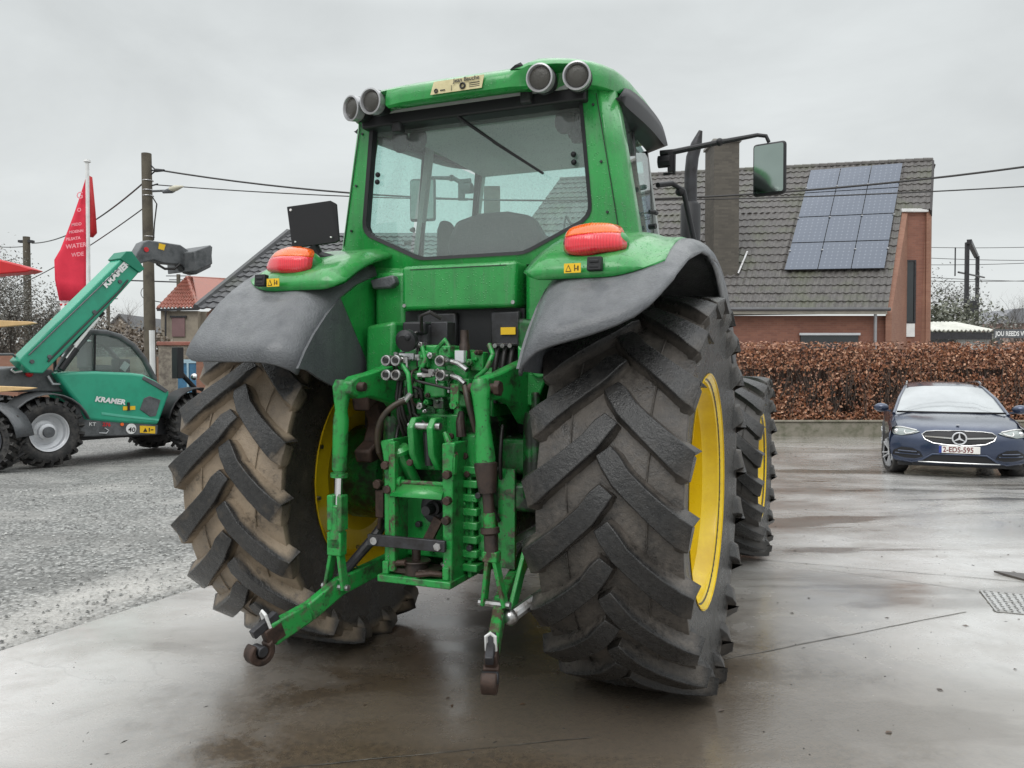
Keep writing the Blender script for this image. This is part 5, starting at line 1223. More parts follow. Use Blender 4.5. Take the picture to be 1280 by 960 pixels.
# flag
fp0 = wd(109, 203, 24); fb = wd(109, 430, 24)
fl = thing('flag', 'tall red banner flag with white lettering on a thin white pole', 'flag', (fp0.x, 24, -.35))
MB().tube([(0, 0, 0), (0, 0, fp0.z+.35)], .055, 10).lathe([(0, fp0.z+.36), (.10, fp0.z+.36), (.09, fp0.z+.42), (0, fp0.z+.44)], (0, 0, 0), 'Z', 12).build('pole', M['white'], fl)
def fpt(u, v, dy=0): p = wd(u, v, 24); return (p.x-fp0.x, dy, p.z+.35)
Ledge = [(107, 225), (100, 245), (92, 268), (84, 290), (76, 312), (69, 325), (70, 350), (75, 376)]
Redge = [(108, 222), (108, 245), (108, 268), (108, 290), (108, 312), (108, 335), (108, 355), (108, 376)]
rows = []
for i, (a, b) in enumerate(zip(Ledge, Redge)):
    rows.append([fpt(lerp(a[0], b[0], t/8), lerp(a[1], b[1], t/8), .035*sin(t*1.1+i*.8)*(1-t/8)-.02) for t in range(9)])
cloth = MB().grid(rows, flip=True).build('flag_cloth', pm('flag_red', (.72, .03, .065), .7, col2=(.6, .02, .05), scale=.8), fl, smooth=70, sol=.01)
rows = [[fpt(lerp(a, 108, t/6), v+(8*(1-t/6) if k else 0)*0, .06*sin(t*1.2)) for t in range(7)] for k, (a, v) in enumerate(((75, 376.3), (76, 392), (78, 398)))]
MB().grid(rows, flip=True).build('white_band', pm('flag_white', (.72, .70, .70), .7), cloth, smooth=70, sol=.01)
rows = [[fpt(lerp(75+k, 100, t/6), 379.5+3*k, .06*sin(t*1.2)-.012) for t in range(7)] for k in range(2)]
MB().grid([[(x, y, z) for x, y, z in r] for r in [rows[0], [(x, y, z-.06) for x, y, z in rows[0]]]], flip=True).build('red_stripe', 'red', cloth, smooth=70, sol=.008)
MB().grid([[fpt(108, 218, .0), fpt(112, 220, .15)], [fpt(109, 250, 0), fpt(115, 262, .2)], [fpt(109, 290, 0), fpt(117, 290, .2)], [fpt(110, 296, 0), fpt(113, 296, .15)]], flip=True).build('flag_fold', 'red', cloth, smooth=60, sol=.01)
mb = MB()
sz = .023*10
def ft(s_, u, v, size): p = fpt(u, v, -.16); text(mb, s_, size, p, (1, 0, .12), (0, 0, 1), 0, bold=.004)
ft('G', 99, 250, .28); ft('O', 100, 266, .15); ft('MIDD', 93, 284, .12); ft('MOEINN', 90, 293, .11); ft('PILSATA', 86, 302, .12); ft('WATER', 86, 312, .18); ft('WDE', 93, 322, .16)
mb2 = MB(); mb2.v = mb.v; mb2.f = mb.f; mb2.m = mb.m
mb2.build('lettering', pm('letter_pink', (.80, .32, .36), .7), cloth, smooth=0)
st = wd(191, 413, 17); sb = wd(193, 465, 17)
wp_ = MB().tube([(0, 0, 0), (-.02, 0, st.z+.35)], .06, 8).build('marker_post', M['white'], loc=(st.x, 17, -.35)); tag(wp_, 'thin white post standing beside the telehandler cab', 'post')

# ------------------------------------------------------------------ trees
MBark = pm('bark', (.075, .065, .055), .9); MBarkP = pm('pale_twigs', (.20, .18, .17), .9)
def bare_tree(name, lbl, x, Y, h, spread, seed, mat, levels=5, r0=.16, leaf=None, nleaf=0, leafr=.12, group='bare winter trees', up=.75):
    rnd = random.Random(seed); t = thing(name, lbl, 'tree', (x, Y, -.35), 0, group); tips = []
    trunk = MB(); crown = MB()
    def br(p, d, L, r, lv):
        pts = [p]; q = p
        for k in range(3):
            d = (d+V((rnd.gauss(0, .12), rnd.gauss(0, .12), .06))).normalized(); q = q+d*(L/3); pts.append(q)
        (trunk if lv == 0 else crown).tube(pts, [r, r*.85, r*.72, r*.55], 6 if lv < 2 else 3, cap=False)
        tips.append((q, lv))
        if lv >= levels: return
        for k in range(rnd.choice((2, 3, 3)) + (1 if lv == 0 else 0)):
            a = rnd.random()*6.28; s_ = spread*rnd.uniform(.6, 1.2)
            nd = (d*up+V((cos(a)*s_, sin(a)*s_, rnd.uniform(0, .3)))).normalized()
            br(pts[rnd.choice((1, 2, 3, 3))], nd, L*rnd.uniform(.62, .85), r*.5, lv+1)
    br(V((0, 0, 0)), V((0, 0, 1)), h*.36, r0, 0)
    trunk.build('trunk', mat, t, smooth=0)
    if leaf:
        crown.mat(1)
        for i in range(nleaf):
            p, lv = rnd.choice(tips)
            if p.z < h*.15: continue
            p = p+V((rnd.gauss(0, .35), rnd.gauss(0, .35), rnd.gauss(0, .3))); r = leafr*rnd.uniform(.4, 1)
            R_ = Matrix.Rotation(rnd.random()*6.28, 3, 'X') @ Matrix.Rotation(rnd.random()*6.28, 3, 'Z')
            crown.add([p+R_ @ V(q) for q in ((-r, 0, 0), (0, r*.5, 0), (r, 0, 0), (0, -r*.5, 0))], [(0, 1, 2, 3)])
        crown.build('crown', [mat, leaf], t, smooth=0)
    else: crown.build('crown', mat, t, smooth=0)
    return t
MEv = leafmat('ivy_leaf', [(.08, .08, .07), (.14, .14, .12), (.24, .23, .21), (.11, .10, .09)])
MEg = leafmat('shrub_leaf', [(.08, .085, .065), (.13, .14, .10), (.17, .17, .13)])
g = 'bare winter trees'
bare_tree('ivy_tree', 'dense dark tree behind the left pole, its crown reaching highest', wd(10, 400, 31).x, 31, 5.6, .75, 3, MBark, 5, .2, MEv, 6500, .065)
bare_tree('ivy_tree', 'dark twiggy tree just left of the red flag', wd(52, 400, 33).x, 33, 5.4, .7, 8, MBark, 5, .17, MEv, 5200, .065)
bare_tree('bare_tree', 'bare twiggy tree partly hidden by the flag bottom', wd(86, 400, 35).x, 35, 4.4, .7, 15, MBark, 5, .12, MEv, 900, .08)
bare_tree('bare_tree', 'pale leafless tree between telehandler boom and utility pole', wd(148, 400, 50).x, 50, 6.0, .7, 4, MBarkP, 6, .14)
bare_tree('bare_tree', 'pale leafless tree right beside the utility pole', wd(172, 400, 48).x, 48, 4.6, .7, 12, MBarkP, 5, .12)
bare_tree('bare_tree', 'hazy thin tree right beside the brick gable', wd(1170, 400, 60).x, 60, 8.6, .5, 5, MBarkP, 6, .13, leafmat('grey_bud', [(.12, .12, .11), (.2, .2, .19)]), 1300, .12)
bare_tree('bare_tree', 'slim leafless tree between gable and railway portal', wd(1190, 400, 62).x, 62, 8.2, .45, 11, MBarkP, 6, .12)
bare_tree('bare_tree', 'leafless tree with long fanned branches right of the railway portal', wd(1254, 412, 42).x, 42, 6.2, .75, 9, MBark, 6, .12, up=.9)
bare_tree('bare_tree', 'leafless tree at the right picture edge', wd(1284, 412, 45).x, 45, 6.2, .7, 10, MBark, 6, .12)
bare_tree('bare_tree', 'small bare sapling leaning left of the railway portal foot', wd(1236, 420, 38).x, 38, 4.6, .85, 19, MBark, 5, .09, up=.8)
rnd = random.Random(4)
def bush(name, lbl, u0, u1, v, Y, mat, n, dep=2.0, r0=.16, cat='shrub', kindstuff=False):
    a = wd(u0, v, Y); b = wd(u1, v, Y); t = thing(name, lbl, cat, ((a.x+b.x)/2, Y, -.35)); W2 = (b.x-a.x)/2; H = a.z+.35
    mb = MB(); lobes = [(rnd.uniform(-W2, W2), rnd.uniform(-dep/2, dep/2), rnd.uniform(.35, .8)*H, rnd.uniform(.25, .5)*H) for _ in range(18)]
    for i in range(n):
        lx, ly, lz, lr = rnd.choice(lobes); d = V((rnd.gauss(0, 1), rnd.gauss(0, 1), rnd.gauss(0, 1))).normalized(); p = V((lx, ly, min(lz, H-lr*.8)))+d*lr*rnd.uniform(.6, 1.05)
        if p.z < 0: continue
        r = r0*rnd.uniform(.5, 1.1); R_ = Matrix.Rotation(rnd.random()*6.28, 3, 'X') @ Matrix.Rotation(rnd.random()*6.28, 3, 'Z')
        mb.add([p+R_ @ V(q) for q in ((-r, 0, 0), (0, r*.5, 0), (r, 0, 0), (0, -r*.5, 0))], [(0, 1, 2, 3)])
    mb.build('foliage', mat, t, smooth=0)
    mb = MB()
    for lx, ly, lz, lr in lobes: mb.tube([(lx*.5, ly*.5, 0), (lx, ly, lz)], [.06, .02], 5)
    mb.build('stems', MBark, t, smooth=0)
bush('shrub', 'dull green shrubbery right of the brick gable', 1156, 1210, 376, 48, MEg, 5000)
bush('shrub', 'brownish undergrowth behind the left walls', -30, 200, 396, 36, leafmat('brown_scrub', [(.07, .055, .04), (.13, .10, .075), (.2, .16, .12), (.10, .08, .06)]), 16000, 2.0, .11)
bush('shrub', 'dark bush at the foot of the bare tree at the right', 1234, 1252, 398, 40, MEv, 900, 1.0, .1)
# railway portal
def pp(u, v, Y=55): p = wd(u, v, Y); return p
pa = pp(1209, 303, 48); pc = pp(1222, 320, 58)
rp = thing('railway_portal', 'grey railway portal frame of two posts and a crossbeam', 'portal', (pa.x, 48, -.4))
def Lq(p): return (p[0]-pa.x, p[1]-48, p[2]+.4)
MB().bar(Lq((pa.x, 48, -.4)), Lq(pa), .19, .19, (0, 1, 0)).bar(Lq((pc.x, 58, -.4)), Lq(pc), .19, .19, (0, 1, 0)).parts('post', M['darksteel'], rp)
MB().bar(Lq(pa+V((-.05, -.3, 0))), Lq(pc+V((.1, .3, 0))), .26, .26).build('crossbeam', M['darksteel'], rp)
z1 = pp(1212, 345, 50).z
MB().tube([Lq((pa.x-.5, 48, z1)), Lq((pc.x+.5, 58, z1+.8))], .06, 6).tube([Lq((pa.x+.4, 50, pa.z)), Lq((pa.x+.4, 50, z1))], .04, 6).box(Lq(pp(1216, 385, 53)), (.3, .3, .95)).parts('catenary_gear', M['darksteel'], rp)
for k, (v0, v1) in enumerate(((309, 307), (322, 325), (331, 326), (346, 352), (351, 349))):
    wire(wd(1150, v0, 60), wd(1340, v1, 60), .1, .022, ['topmost thin railway wire right of the gable', 'second railway wire from the top right of the gable', 'middle railway wire right of the gable', 'fourth railway wire right of the gable', 'lowest railway wire right of the gable'][k], 'railway wires', 8)
# low buildings on the right
a = wd(1156, 413, 34); b = wd(1241, 413, 34)
gb = thing('flat_roof_garage', 'low garage with pale corrugated roof edge behind the hedge', 'garage', (a.x, 34, -.35))
mb = MB(); W2 = b.x-a.x; H = a.z+.35
rows = [[(W2*k/60, yy_, H+.04*sin(k*1.6)+zz_) for k in range(61)] for yy_, zz_ in ((0, 0), (3.0, .5))]
mb.grid(rows, flip=True).build('roof', pm('pale_sheet', (.62, .62, .56), .5), gb, smooth=0, sol=.03)
MB().bx(0, W2, .05, .15, H-.38, H-.08).build('fascia', M['darksteel'], gb); MB().bx(W2*.5, W2, .2, 3, 0, H-.38).build('wall', pm('grey_panel', (.35, .36, .35), .7), gb); MB().bx(0, W2*.5, .4, 3, 0, H-.38).build('wall', M['fender'], gb)
a = wd(1243, 418, 70); 
fh = thing('slate_roof_house', 'distant house with a grey hipped roof at the right edge', 'house', (a.x, 70, -.4))
r_ = [wd(u, v, 70) for u, v in ((1240, 404), (1268, 386), (1300, 384), (1310, 404))]
MB().ext([(p.x-a.x, 0, p.z+.4) for p in r_], (0, 5, 0)).build('roof', pm('slate', (.22, .225, .24), .6, col2=(.17, .17, .18)), fh, smooth=0)
MB().bx(-.2, 6, .3, 4.6, 0, r_[0].z+.42).build('wall', pm('pink_brick', (.32, .22, .19), .8, col2=(.25, .17, .15)), fh, smooth=0)
a = wd(1243, 413, 37); b = wd(1290, 413, 37)
ss = thing('white_signboard', 'dark board with broken white lettering at the right edge above the hedge', 'signboard', (a.x, 37, -.35))
MB().bx(0, b.x-a.x, 0, .06, a.z+.35-.35, a.z+.35+.05).bx(.2, .3, .06, .16, 0, a.z+.3).build('board', M['fender'], ss)
mb = MB(); text(mb, 'JOU REEDS VU', .30, (.05, -.005, a.z+.35-.25), (1, 0, 0), (0, 0, 1), .004, bold=.01, sx=.75); mb.build('lettering', MW, ss, smooth=0)
# background closing strips: distant ground cover and tree line
kind(MB().bx(-160, 160, 150, 152, -1, 4.5).build('hills', pm('far_scrub', (.16, .16, .145), .9, col2=(.10, .10, .09), scale=.15), smooth=0), 'structure')
# shoots that stand proud of the clipped hedge, leaves dropped on the yard
random.seed(31)
mb = MB()
for i in range(260):
    x = random.uniform(1.2, 18.3); y = HY+random.uniform(.0, .8); z = 1.92; h_ = random.uniform(.05, .20)
    mb.tube([(x, y, z), (x+random.uniform(-.05, .05), y, z+h_)], [.006, .003], 3, cap=False)
kind(mb.build('shoots', MT, hedge, smooth=0), 'stuff')
mb = MB()
for i in range(170):
    y = random.choice((random.uniform(3, 9), random.uniform(14, 19.3))); x = random.uniform(.3, .72)*y if y > 8 else random.uniform(-.2, .75)*y
    if x < edge_x(y)+.1: continue
    r = random.uniform(.008, .02) if y < 9 else random.uniform(.02, .05); a = random.random()*6.28; z = gz(y)+.006
    mb.add([(x+cos(a)*r, y+sin(a)*r, z), (x-sin(a)*r*.5, y+cos(a)*r*.5, z+.004), (x-cos(a)*r, y-sin(a)*r, z), (x+sin(a)*r*.5, y-cos(a)*r*.5, z+.003)], [(0, 1, 2, 3)])
kind(mb.build('fallen_leaves', leafmat('wet_leaf', [(.05, .035, .025), (.10, .06, .035), (.06, .05, .04)]), smooth=0), 'stuff')
# ------------------------------------------------------------------ car
random.seed(3)
def carp():
    m = pm('navy_metallic', (.028, .042, .085), .28, .5, col2=(.022, .034, .07), scale=3, coat=.9, top_tone=(.10, .12, .17))  # paler tone on upward faces paints a reflection onto the bonnet
    return m
MCar = carp()
cx_, cy_ = 6.76, 12.25; fwd = V((-.395, -.9187, 0)); ya = atan2(fwd.x, -fwd.y)
CAR = thing('parked_car', 'dark blue estate car parked facing the camera in front of the copper hedge', 'car', (cx_, cy_, gz(12.9)), ya)
# car local: -Y is forward; front axle at y=0, nose at y=-.82
FY = -.84
def plan(x, k=.30): return k*(abs(x)/.9)**3.2
FR = [(.10, .235, .74, .22), (.02, .27, .82, .26), (-.0, .36, .875, .30), (-.01, .50, .90, .32), (.01, .62, .905, .33), (.05, .72, .90, .33), (.11, .785, .875, .30), (.22, .835, .86, .25), (.42, .885, .85, .15), (.8, .935, .835, .04), (1.2, .97, .82, 0), (1.45, .985, .80, 0)]
us = [-1, -.97, -.9, -.8, -.65, -.5, -.3, -.12, 0, .12, .3, .5, .65, .8, .9, .97, 1]
rows = []
for y, z, w_, k in FR:
    rows.append([(u*w_, FY+y+k*abs(u)**3.2, z - (.055 if z > .7 else .01)*abs(u)**3*(1 if z > .7 else 0) + (.012*(abs(u) > .6 and abs(u) < .93) if z > .8 else 0)) for u in us])
body = MB().grid(rows, flip=False)
# sides
ztop = [(-.55, .79), (-.3, .84), (.2, .89), (.6, .92), (3.0, .96), (3.6, .95), (3.85, .88)]
for s in (1, -1):
    rows = []
    for k in range(60):
        y = -.54+4.4*k/59; zt = interp(ztop, y); zb = .22
        for wy in (0, 2.84):
            if abs(y-wy) < .37: zb = max(zb, sqrt(.37**2-(y-wy)**2)+.32)
        zt = max(zt, zb+.05)
        wt = interp([(-.54, .865), (.2, .865), (.6, .85), (3.2, .84), (3.86, .78)], y)
        rows.append([(s*(wt-.06), y, zt+.02), (s*wt, y, zt-.02), (s*(wt+.035), y, lerp(zb, zt, .62)), (s*(wt+.03), y, lerp(zb, zt, .25)), (s*(wt+.005), y, zb)])
    body.grid(rows, flip=(s > 0))
body.grid([[(u*.80, y, z) for u in us] for y, z in ((3.6, .97), (3.9, .90), (3.95, .6), (3.9, .3))])
cb = body.build('body', MCar, CAR, smooth=45)
gh = MB()
GR = [(.42, .955, .80), (.95, 1.20, .70), (1.45, 1.385, .60), (1.75, 1.42, .57), (2.6, 1.44, .56), (3.3, 1.40, .55), (3.75, 1.15, .66), (3.85, .95, .74)]
def gp(i, u): y, z, w_ = GR[i]; return (u*w_, y+.05*abs(u)**3*(1 if i < 3 else 0), z-.05*abs(u)**4*(1 if i > 1 else .4))
uu = [-1, -.85, -.5, 0, .5, .85, 1]
def gpi(i, u):
    return V(gp(i, u))
ws = MB().grid([[tuple(gpi(0, u)) for u in uu], [tuple(gpi(1, u)) for u in uu], [tuple(gpi(2, u)) for u in uu]])
ws.build('windscreen', pm('windscreen_glass', (.30, .32, .33), .05, .35, spec=1.0, coat=1), CAR, smooth=60)
MB().grid([[tuple(gpi(i, u)) for u in uu] for i in (2, 3, 4, 5)]).build('roof', MCar, CAR, smooth=60)
MB().grid([[tuple(gpi(i, u)) for u in uu] for i in (5, 6, 7)]).build('rear_window', M['glassdark'], CAR, smooth=60)
for s in (1, -1):
    g_ = [V(gp(i, s)) for i in range(8)]; lo = [V((s*(.82 if i < 6 else .78), p.y, .94)) for i, p in enumerate(g_)]
    MB().grid([[tuple(p) for p in lo], [tuple(p) for p in g_]], flip=(s > 0)).build('side_window', M['glassdark'], CAR, smooth=30)
    MB().tube([tuple(gpi(0, s*1.0)), tuple(gpi(1, s*1.0)), tuple(gpi(2, s*1.0)), tuple(gpi(3, s))], .028, 8).build('pillar', MCar, CAR, smooth=60)
    MB().tube([(s*.56, 1.6, 1.425), (s*.55, 1.75, 1.455), (s*.54, 3.1, 1.44), (s*.54, 3.3, 1.41)], .018, 6).build('roof_rail', M['chrome'], CAR)
    mm_ = MB().sphere((s*.985, .62, 1.03), 1, 14, 8, (.115, .07, .075)).bar((s*.84, .64, .97), (s*.95, .63, .99), .05, .03).build('mirror', MCar, CAR)
def fy(x, z, o=0):
    for (a, b) in zip(FR, FR[1:]):
        if a[1] <= z <= b[1]:
            t = (z-a[1])/(b[1]-a[1]); w_ = lerp(a[2], b[2], t); return FY+lerp(a[0], b[0], t)+lerp(a[3], b[3], t)*min(1.1, abs(x)/w_)**3.2-o
    return FY-o
def patch(pts, name, mat, o=.006, par=CAR, th=.01, n=1):
    """polygon laid on the nose surface"""
    c = V((sum(p[0] for p in pts)/len(pts), 0, sum(p[1] for p in pts)/len(pts))); mb = MB()
    ring = []
    for (a, b) in zip(pts, pts[1:]+pts[:1]):
        for k in range(3): ring.append((lerp(a[0], b[0], k/3), lerp(a[1], b[1], k/3)))
    vs = []
    for q in (0, .35, .7, 1.0):
        for x, z in ring: xx = lerp(c.x, x, q); zz = lerp(c.z, z, q); vs.append((xx, fy(xx, zz, o), zz))
    n_ = len(ring); fs = [(i*n_+j, i*n_+(j+1) % n_, (i+1)*n_+(j+1) % n_, (i+1)*n_+j) for i in range(3) for j in range(n_)]
    vs += [(x, fy(x, z, o)+.03, z) for x, z in ring]; fs += [(3*n_+j, 3*n_+(j+1) % n_, 4*n_+(j+1) % n_, 4*n_+j) for j in range(n_)]
    mb.add(vs, fs); return mb.build(name, mat, par, smooth=60)
half = [(0, .765), (.30, .757), (.42, .742), (.475, .70), (.44, .63), (.33, .575), (.15, .553), (0, .55)]
gpoly = half + [(-x, z) for x, z in half[-2:0:-1]]
gr = patch(gpoly, 'grille', M['black'], .010)
mb = MB(); mb.tube([(x, fy(x, z, .014), z) for x, z in gpoly+gpoly[:2]], .0075, 6).build('grille_surround', M['chrome'], gr, smooth=60)
mb = MB(); mb.bar((-.44, fy(.44, .655, .02), .672), (-.09, fy(.1, .655, .03), .655), .02, .022).bar((.44, fy(.44, .655, .02), .672), (.09, fy(.1, .655, .03), .655), .02, .022); mb.build('grille_bar', M['chrome'], gr)
em = MB().ring((0, fy(0, .65, .045), .655), .088, .011, 'Y', 36, 8)
for k in range(3):
    a = radians(90+120*k); em.bar((0, fy(0, .65, .045), .655), (.085*cos(a), fy(0, .65, .045), .655+.085*sin(a)), .012, .030, (cos(a+pi/2), 0, sin(a+pi/2)), w2=.008, h2=.006)
em.build('star_emblem', M['silver'], gr, smooth=50)
MB().disc((0, fy(0, .65, .035), .655), .085, 'Y', 28, .01).build('emblem_backing', M['black'], gr)
MB().disc((0, FY+.20, .847), .024, 'Z', 16, .006).build('bonnet_badge', M['silver'], CAR)
for s in (1, -1):
    hl = patch([(s*.50, .735), (s*.60, .695), (s*.74, .665), (s*.84, .675), (s*.865, .72), (s*.84, .78), (s*.74, .795), (s*.60, .765)][::s], 'headlight', pm('headlight_glass', (.30, .33, .32), .06, .3, coat=1), .008)
    MB().tube([(s*x, fy(x, z, .016), z) for x, z in ((.56, .735), (.61, .71), (.68, .695), (.70, .72), (.69, .745))], .011, 6).tube([(s*x, fy(x, z, .016), z) for x, z in ((.54, .755), (.64, .775), (.74, .79), (.82, .785))], .010, 6).build('light_strip', M['white'], hl, smooth=60)
    MB().sphere((s*.80, fy(.8, .72, -.02), .72), .045).build('projector', M['chrome'], hl)
    it = patch([(s*.46, .36), (s*.50, .43), (s*.60, .485), (s*.74, .49), (s*.84, .43), (s*.86, .36), (s*.70, .325), (s*.56, .325)][::s], 'side_intake', M['black'], .006)
    MB().tube([(s*x, fy(x, .43, .014), .43+.0) for x in (.54, .62, .70, .78)], .010, 6).tube([(s*x, fy(x, .39, .014), .39) for x in (.50, .62, .74, .82)], .010, 6).build('intake_fins', MCar, it)
patch([(-.50, .305), (-.34, .40), (.34, .40), (.50, .305), (.46, .27), (-.46, .27)], 'lower_grille', M['black'], .006)
MB().tube([(x, fy(x, .275, .016), .285) for x in [-.52+.104*k for k in range(11)]], .010, 6).build('chrome_strip', M['chrome'], CAR, smooth=60)
MB().tube([(-.84, fy(.84, .30, .01), .30), (-.60, fy(.6, .27, .014), .272), (-.48, fy(.48, .3, .014), .31), (-.34, fy(.3, .4, .014), .41), (0, fy(0, .42, .014), .415), (.34, fy(.3, .4, .014), .41), (.48, fy(.48, .3, .014), .31), (.60, fy(.6, .27, .014), .272), (.84, fy(.84, .30, .01), .30)], .016, 6).build('bumper_lip', MCar, CAR, smooth=60)
pl = MB().bx(-.26, .26, FY-.045, FY-.035, .435, .545).build('number_plate', pm('plate_white', (.75, .73, .70), .4), CAR, bevel=.004)
MB().bx(-.262, -.225, FY-.047, FY-.044, .437, .543).build('plate_band', pm('plate_blue', (.03, .05, .25), .4), pl, smooth=0)
mb = MB(); text(mb, '2-EDS-595', .112, (-.212, FY-.0465, .452), (1, 0, 0), (0, 0, 1), .001, bold=.002, sx=.80); mb.build('plate_number', pm('plate_red', (.16, .03, .03), .5), pl, smooth=0)
def carwheel(x, y, steer, s, R=.335, W_=.225):
    t = bpy.data.objects.new('wheel', None); COL.objects.link(t); t.parent = CAR; t.location = (x, y, R); t.rotation_euler = (0, 0, steer)
    MB().lathe([(.235, -W_/2+.01), (.25, -W_/2), (.31, -W_/2), (R, -W_/2+.03), (R+.002, 0), (R, W_/2-.03), (.31, W_/2), (.25, W_/2), (.235, W_/2-.01)], n=40).build('tyre', M['tyrek'], t, smooth=40)
    mb = MB().lathe([(.24, s*W_/2), (.225, s*(W_/2-.01)), (.215, s*.0), (.2, -s*.02), (0, -s*.02)], n=40); mb.build('rim_barrel', M['black'], t)
    sp_ = MB()
    for k in range(10):
        a = 2*pi*k/10 + (.12 if k % 2 else -.12); sp_.bar((s*.08, .05*cos(a), .05*sin(a)), (s*(W_/2-.005), .225*cos(a), .225*sin(a)), .016, .024, (1, 0, 0), w2=.02, h2=.045)
    sp_.lathe([(.222, s*(W_/2-.012)), (.24, s*(W_/2)), (.236, s*(W_/2-.02))], n=40).cyl((s*.06, 0, 0), (s*.1, 0, 0), .05, 16).build('rim', M['silver'], t)
for s, y, st in ((-1, 0, radians(16)), (1, 0, radians(16)), (-1, 2.84, 0), (1, 2.84, 0)): carwheel(s*.79, y, st, s)
MB().bx(-.78, .78, -.60, 3.7, .20, .42).bx(-.60, .60, -.72, -.4, .22, .34).build('underbody', M['black'], CAR)
for s in (1, -1): MB().bx(s*.55, s*.80, -.38, .38, .3, .72).bx(s*.55, s*.80, 2.46, 3.22, .3, .72).build('wheel_arch', M['black'], CAR)
MB().grid([[(x, .36+.05*abs(x), z) for x in (-.76, 0, .76)] for z in (.96, .99)]).build('scuttle', M['black'], CAR, sol=.02)

CAR.scale = (1.0, 1.0, .965)

# ------------------------------------------------------------------ telehandler
MK = pm('kramer_green', (.02, .33, .20), .35, col2=(.018, .28, .17), scale=3, coat=.4, top_tone=(.09, .45, .31))
MKG = pm('telehandler_grey', (.11, .115, .12), .5, col2=(.05, .055, .058), scale=5, top_tone=(.13, .135, .14))
kx, ky = wd(62, 535, 13.4).x, 13.4
a2 = wd(250, 530, 15.7); KA = atan2(a2.y-ky, a2.x-kx); KL = sqrt((a2.y-ky)**2+(a2.x-kx)**2)
KT = thing('telehandler', 'green telehandler with raised boom and white-rimmed wheels standing on gravel', 'telehandler', (kx, ky, gz(13.5)), KA)
def kp(u, v, y=0.0):
    """local point on the telehandler's side plane at depth y behind the near wheels"""
    s_, c_ = sin(KA), cos(KA); d = wd(u, v, 10)-V((0, 0, CAMH)); 
    # intersect plane through root, normal = local Y
    n_ = V((-s_, c_, 0)); r0 = V((kx, ky, gz(13.5))); t = (n_.dot(r0)+y-n_.dot(V((0, 0, CAMH))))/n_.dot(d)
    p = V((0, 0, CAMH))+d*t-r0; return V((p.x*c_+p.y*s_, -p.x*s_+p.y*c_, p.z))
def kpoly(pts, y0, y1, mb=None):
    mb = mb or MB(); q = [kp(u, v, y0) for u, v in pts]; return mb.ext([(p.x, y0, p.z) for p in q], (0, y1-y0, 0))
def kwheel(x, y, R, nm='wheel', par=None, rimmat='silver', side=-1):
    t = bpy.data.objects.new(nm, None); COL.objects.link(t); t.parent = par or KT; t.location = (x, y, R)
    mb = MB().lathe([(.32, -.17), (.36, -.20), (.46, -.215), (R-.07, -.19), (R-.04, -.1), (R-.04, .1), (R-.07, .19), (.46, .215), (.36, .2), (.32, .17)], (0, 0, 0), 'Y', 48)
    for k in range(22):
        for s_ in (-1, 1):
            a = 2*pi*(k+(.5 if s_ > 0 else 0))/22; r1 = R-.02
            mb.bar((r1*cos(a), 0, r1*sin(a)), (r1*cos(a+.2), s_*.2, r1*sin(a+.2)), .05, .05, (cos(a), 0, sin(a)))
            mb.bar((r1*cos(a+.2), s_*.19, r1*sin(a+.2)), ((r1-.09)*cos(a+.22), s_*.215, (r1-.09)*sin(a+.22)), .05, .03, (0, 1, 0))
    mb.v = [(x_, y_, max(z_, -R)) for x_, y_, z_ in mb.v]
    mb.build('tyre', M['tyrek'], t, smooth=35)
    MB().lathe([(.31, side*.19), (.325, side*.20), (.315, side*.17), (.29, side*.15), (.28, side*.08), (.22, side*.04), (.20, side*.06), (.14, side*.07), (.14, side*.13), (.10, side*.15), (0, side*.15)], (0, 0, 0), 'Y', 40).build('rim', M[rimmat], t, smooth=40)
    MB().lathe([(.095, side*.15), (.09, side*.20), (.0, side*.21)], (0, 0, 0), 'Y', 20).build('hub', M['fender'], t)
    return t
RK = .585
kwheel(0, .2, RK); kwheel(KL, .2, RK); kwheel(0, 1.75, RK, side=1); kwheel(KL, 1.75, RK, side=1)
hood = [(70, 466), (120, 464), (165, 466), (180, 468), (196, 476), (213, 490), (205, 512), (198, 531), (150, 529), (107, 525), (98, 505), (86, 490)]
h1 = kpoly(hood, .05, .95).build('engine_hood', MK, KT, bevel=.05, seg=3)
def ins(pts, y0, d, name, mat, par=None, bev=.01): return kpoly(pts, y0-d, y0, None).build(name, mat, par or KT, bevel=bev)
ins([(175, 512), (180, 498), (187, 495), (201, 500), (195, 520), (188, 521)], .05, .012, 'vent_grille', MKG, h1)
ins([(180, 470), (195, 477), (211, 488), (207, 491), (190, 481), (178, 474)], .06, .03, 'hood_panel', M['fender'], h1)
ins([(127, 515), (150, 518), (199, 524), (198, 526), (150, 521), (127, 518)], .05, .008, 'hood_crease', pm('pale_green', (.10, .45, .32), .4), h1, 0)
def ktext(s_, u, v, u2, v2, size, mat, nm, par, y=.0, bold=.004, sh=0):
    mb = MB(); a = kp(u, v, y); b = kp(u2, v2, y); d = (b-a); d.y = 0; d.normalize(); text(mb, s_, size, (a.x, y, a.z), d, (-d.z, 0, d.x), .0, bold=bold, shear=sh, sx=1.15); return mb.build(nm, mat, par, smooth=0)
ktext('KRAMER', 118.5, 501.5, 154, 505.5, .125, M['white'], 'lettering', h1, .035, .006, .15)
kpoly([(96, 500), (106, 524), (198, 531), (197, 543), (150, 545), (105, 546), (92, 540)], .07, .9).build('chassis_side', MKG, KT, bevel=.02)
ktext('KT', 111, 532, 125, 532.5, .085, M['white'], 'lettering', KT, .062, .001)
ktext('276', 128, 532.5, 145, 533.3, .085, M['red'], 'lettering', KT, .062, .003)
mb = MB(); c = kp(164, 536, .06); mb.disc((c.x, .062, c.z), .095, 'Y', 28, .012).build('speed_sign', M['white'], KT)
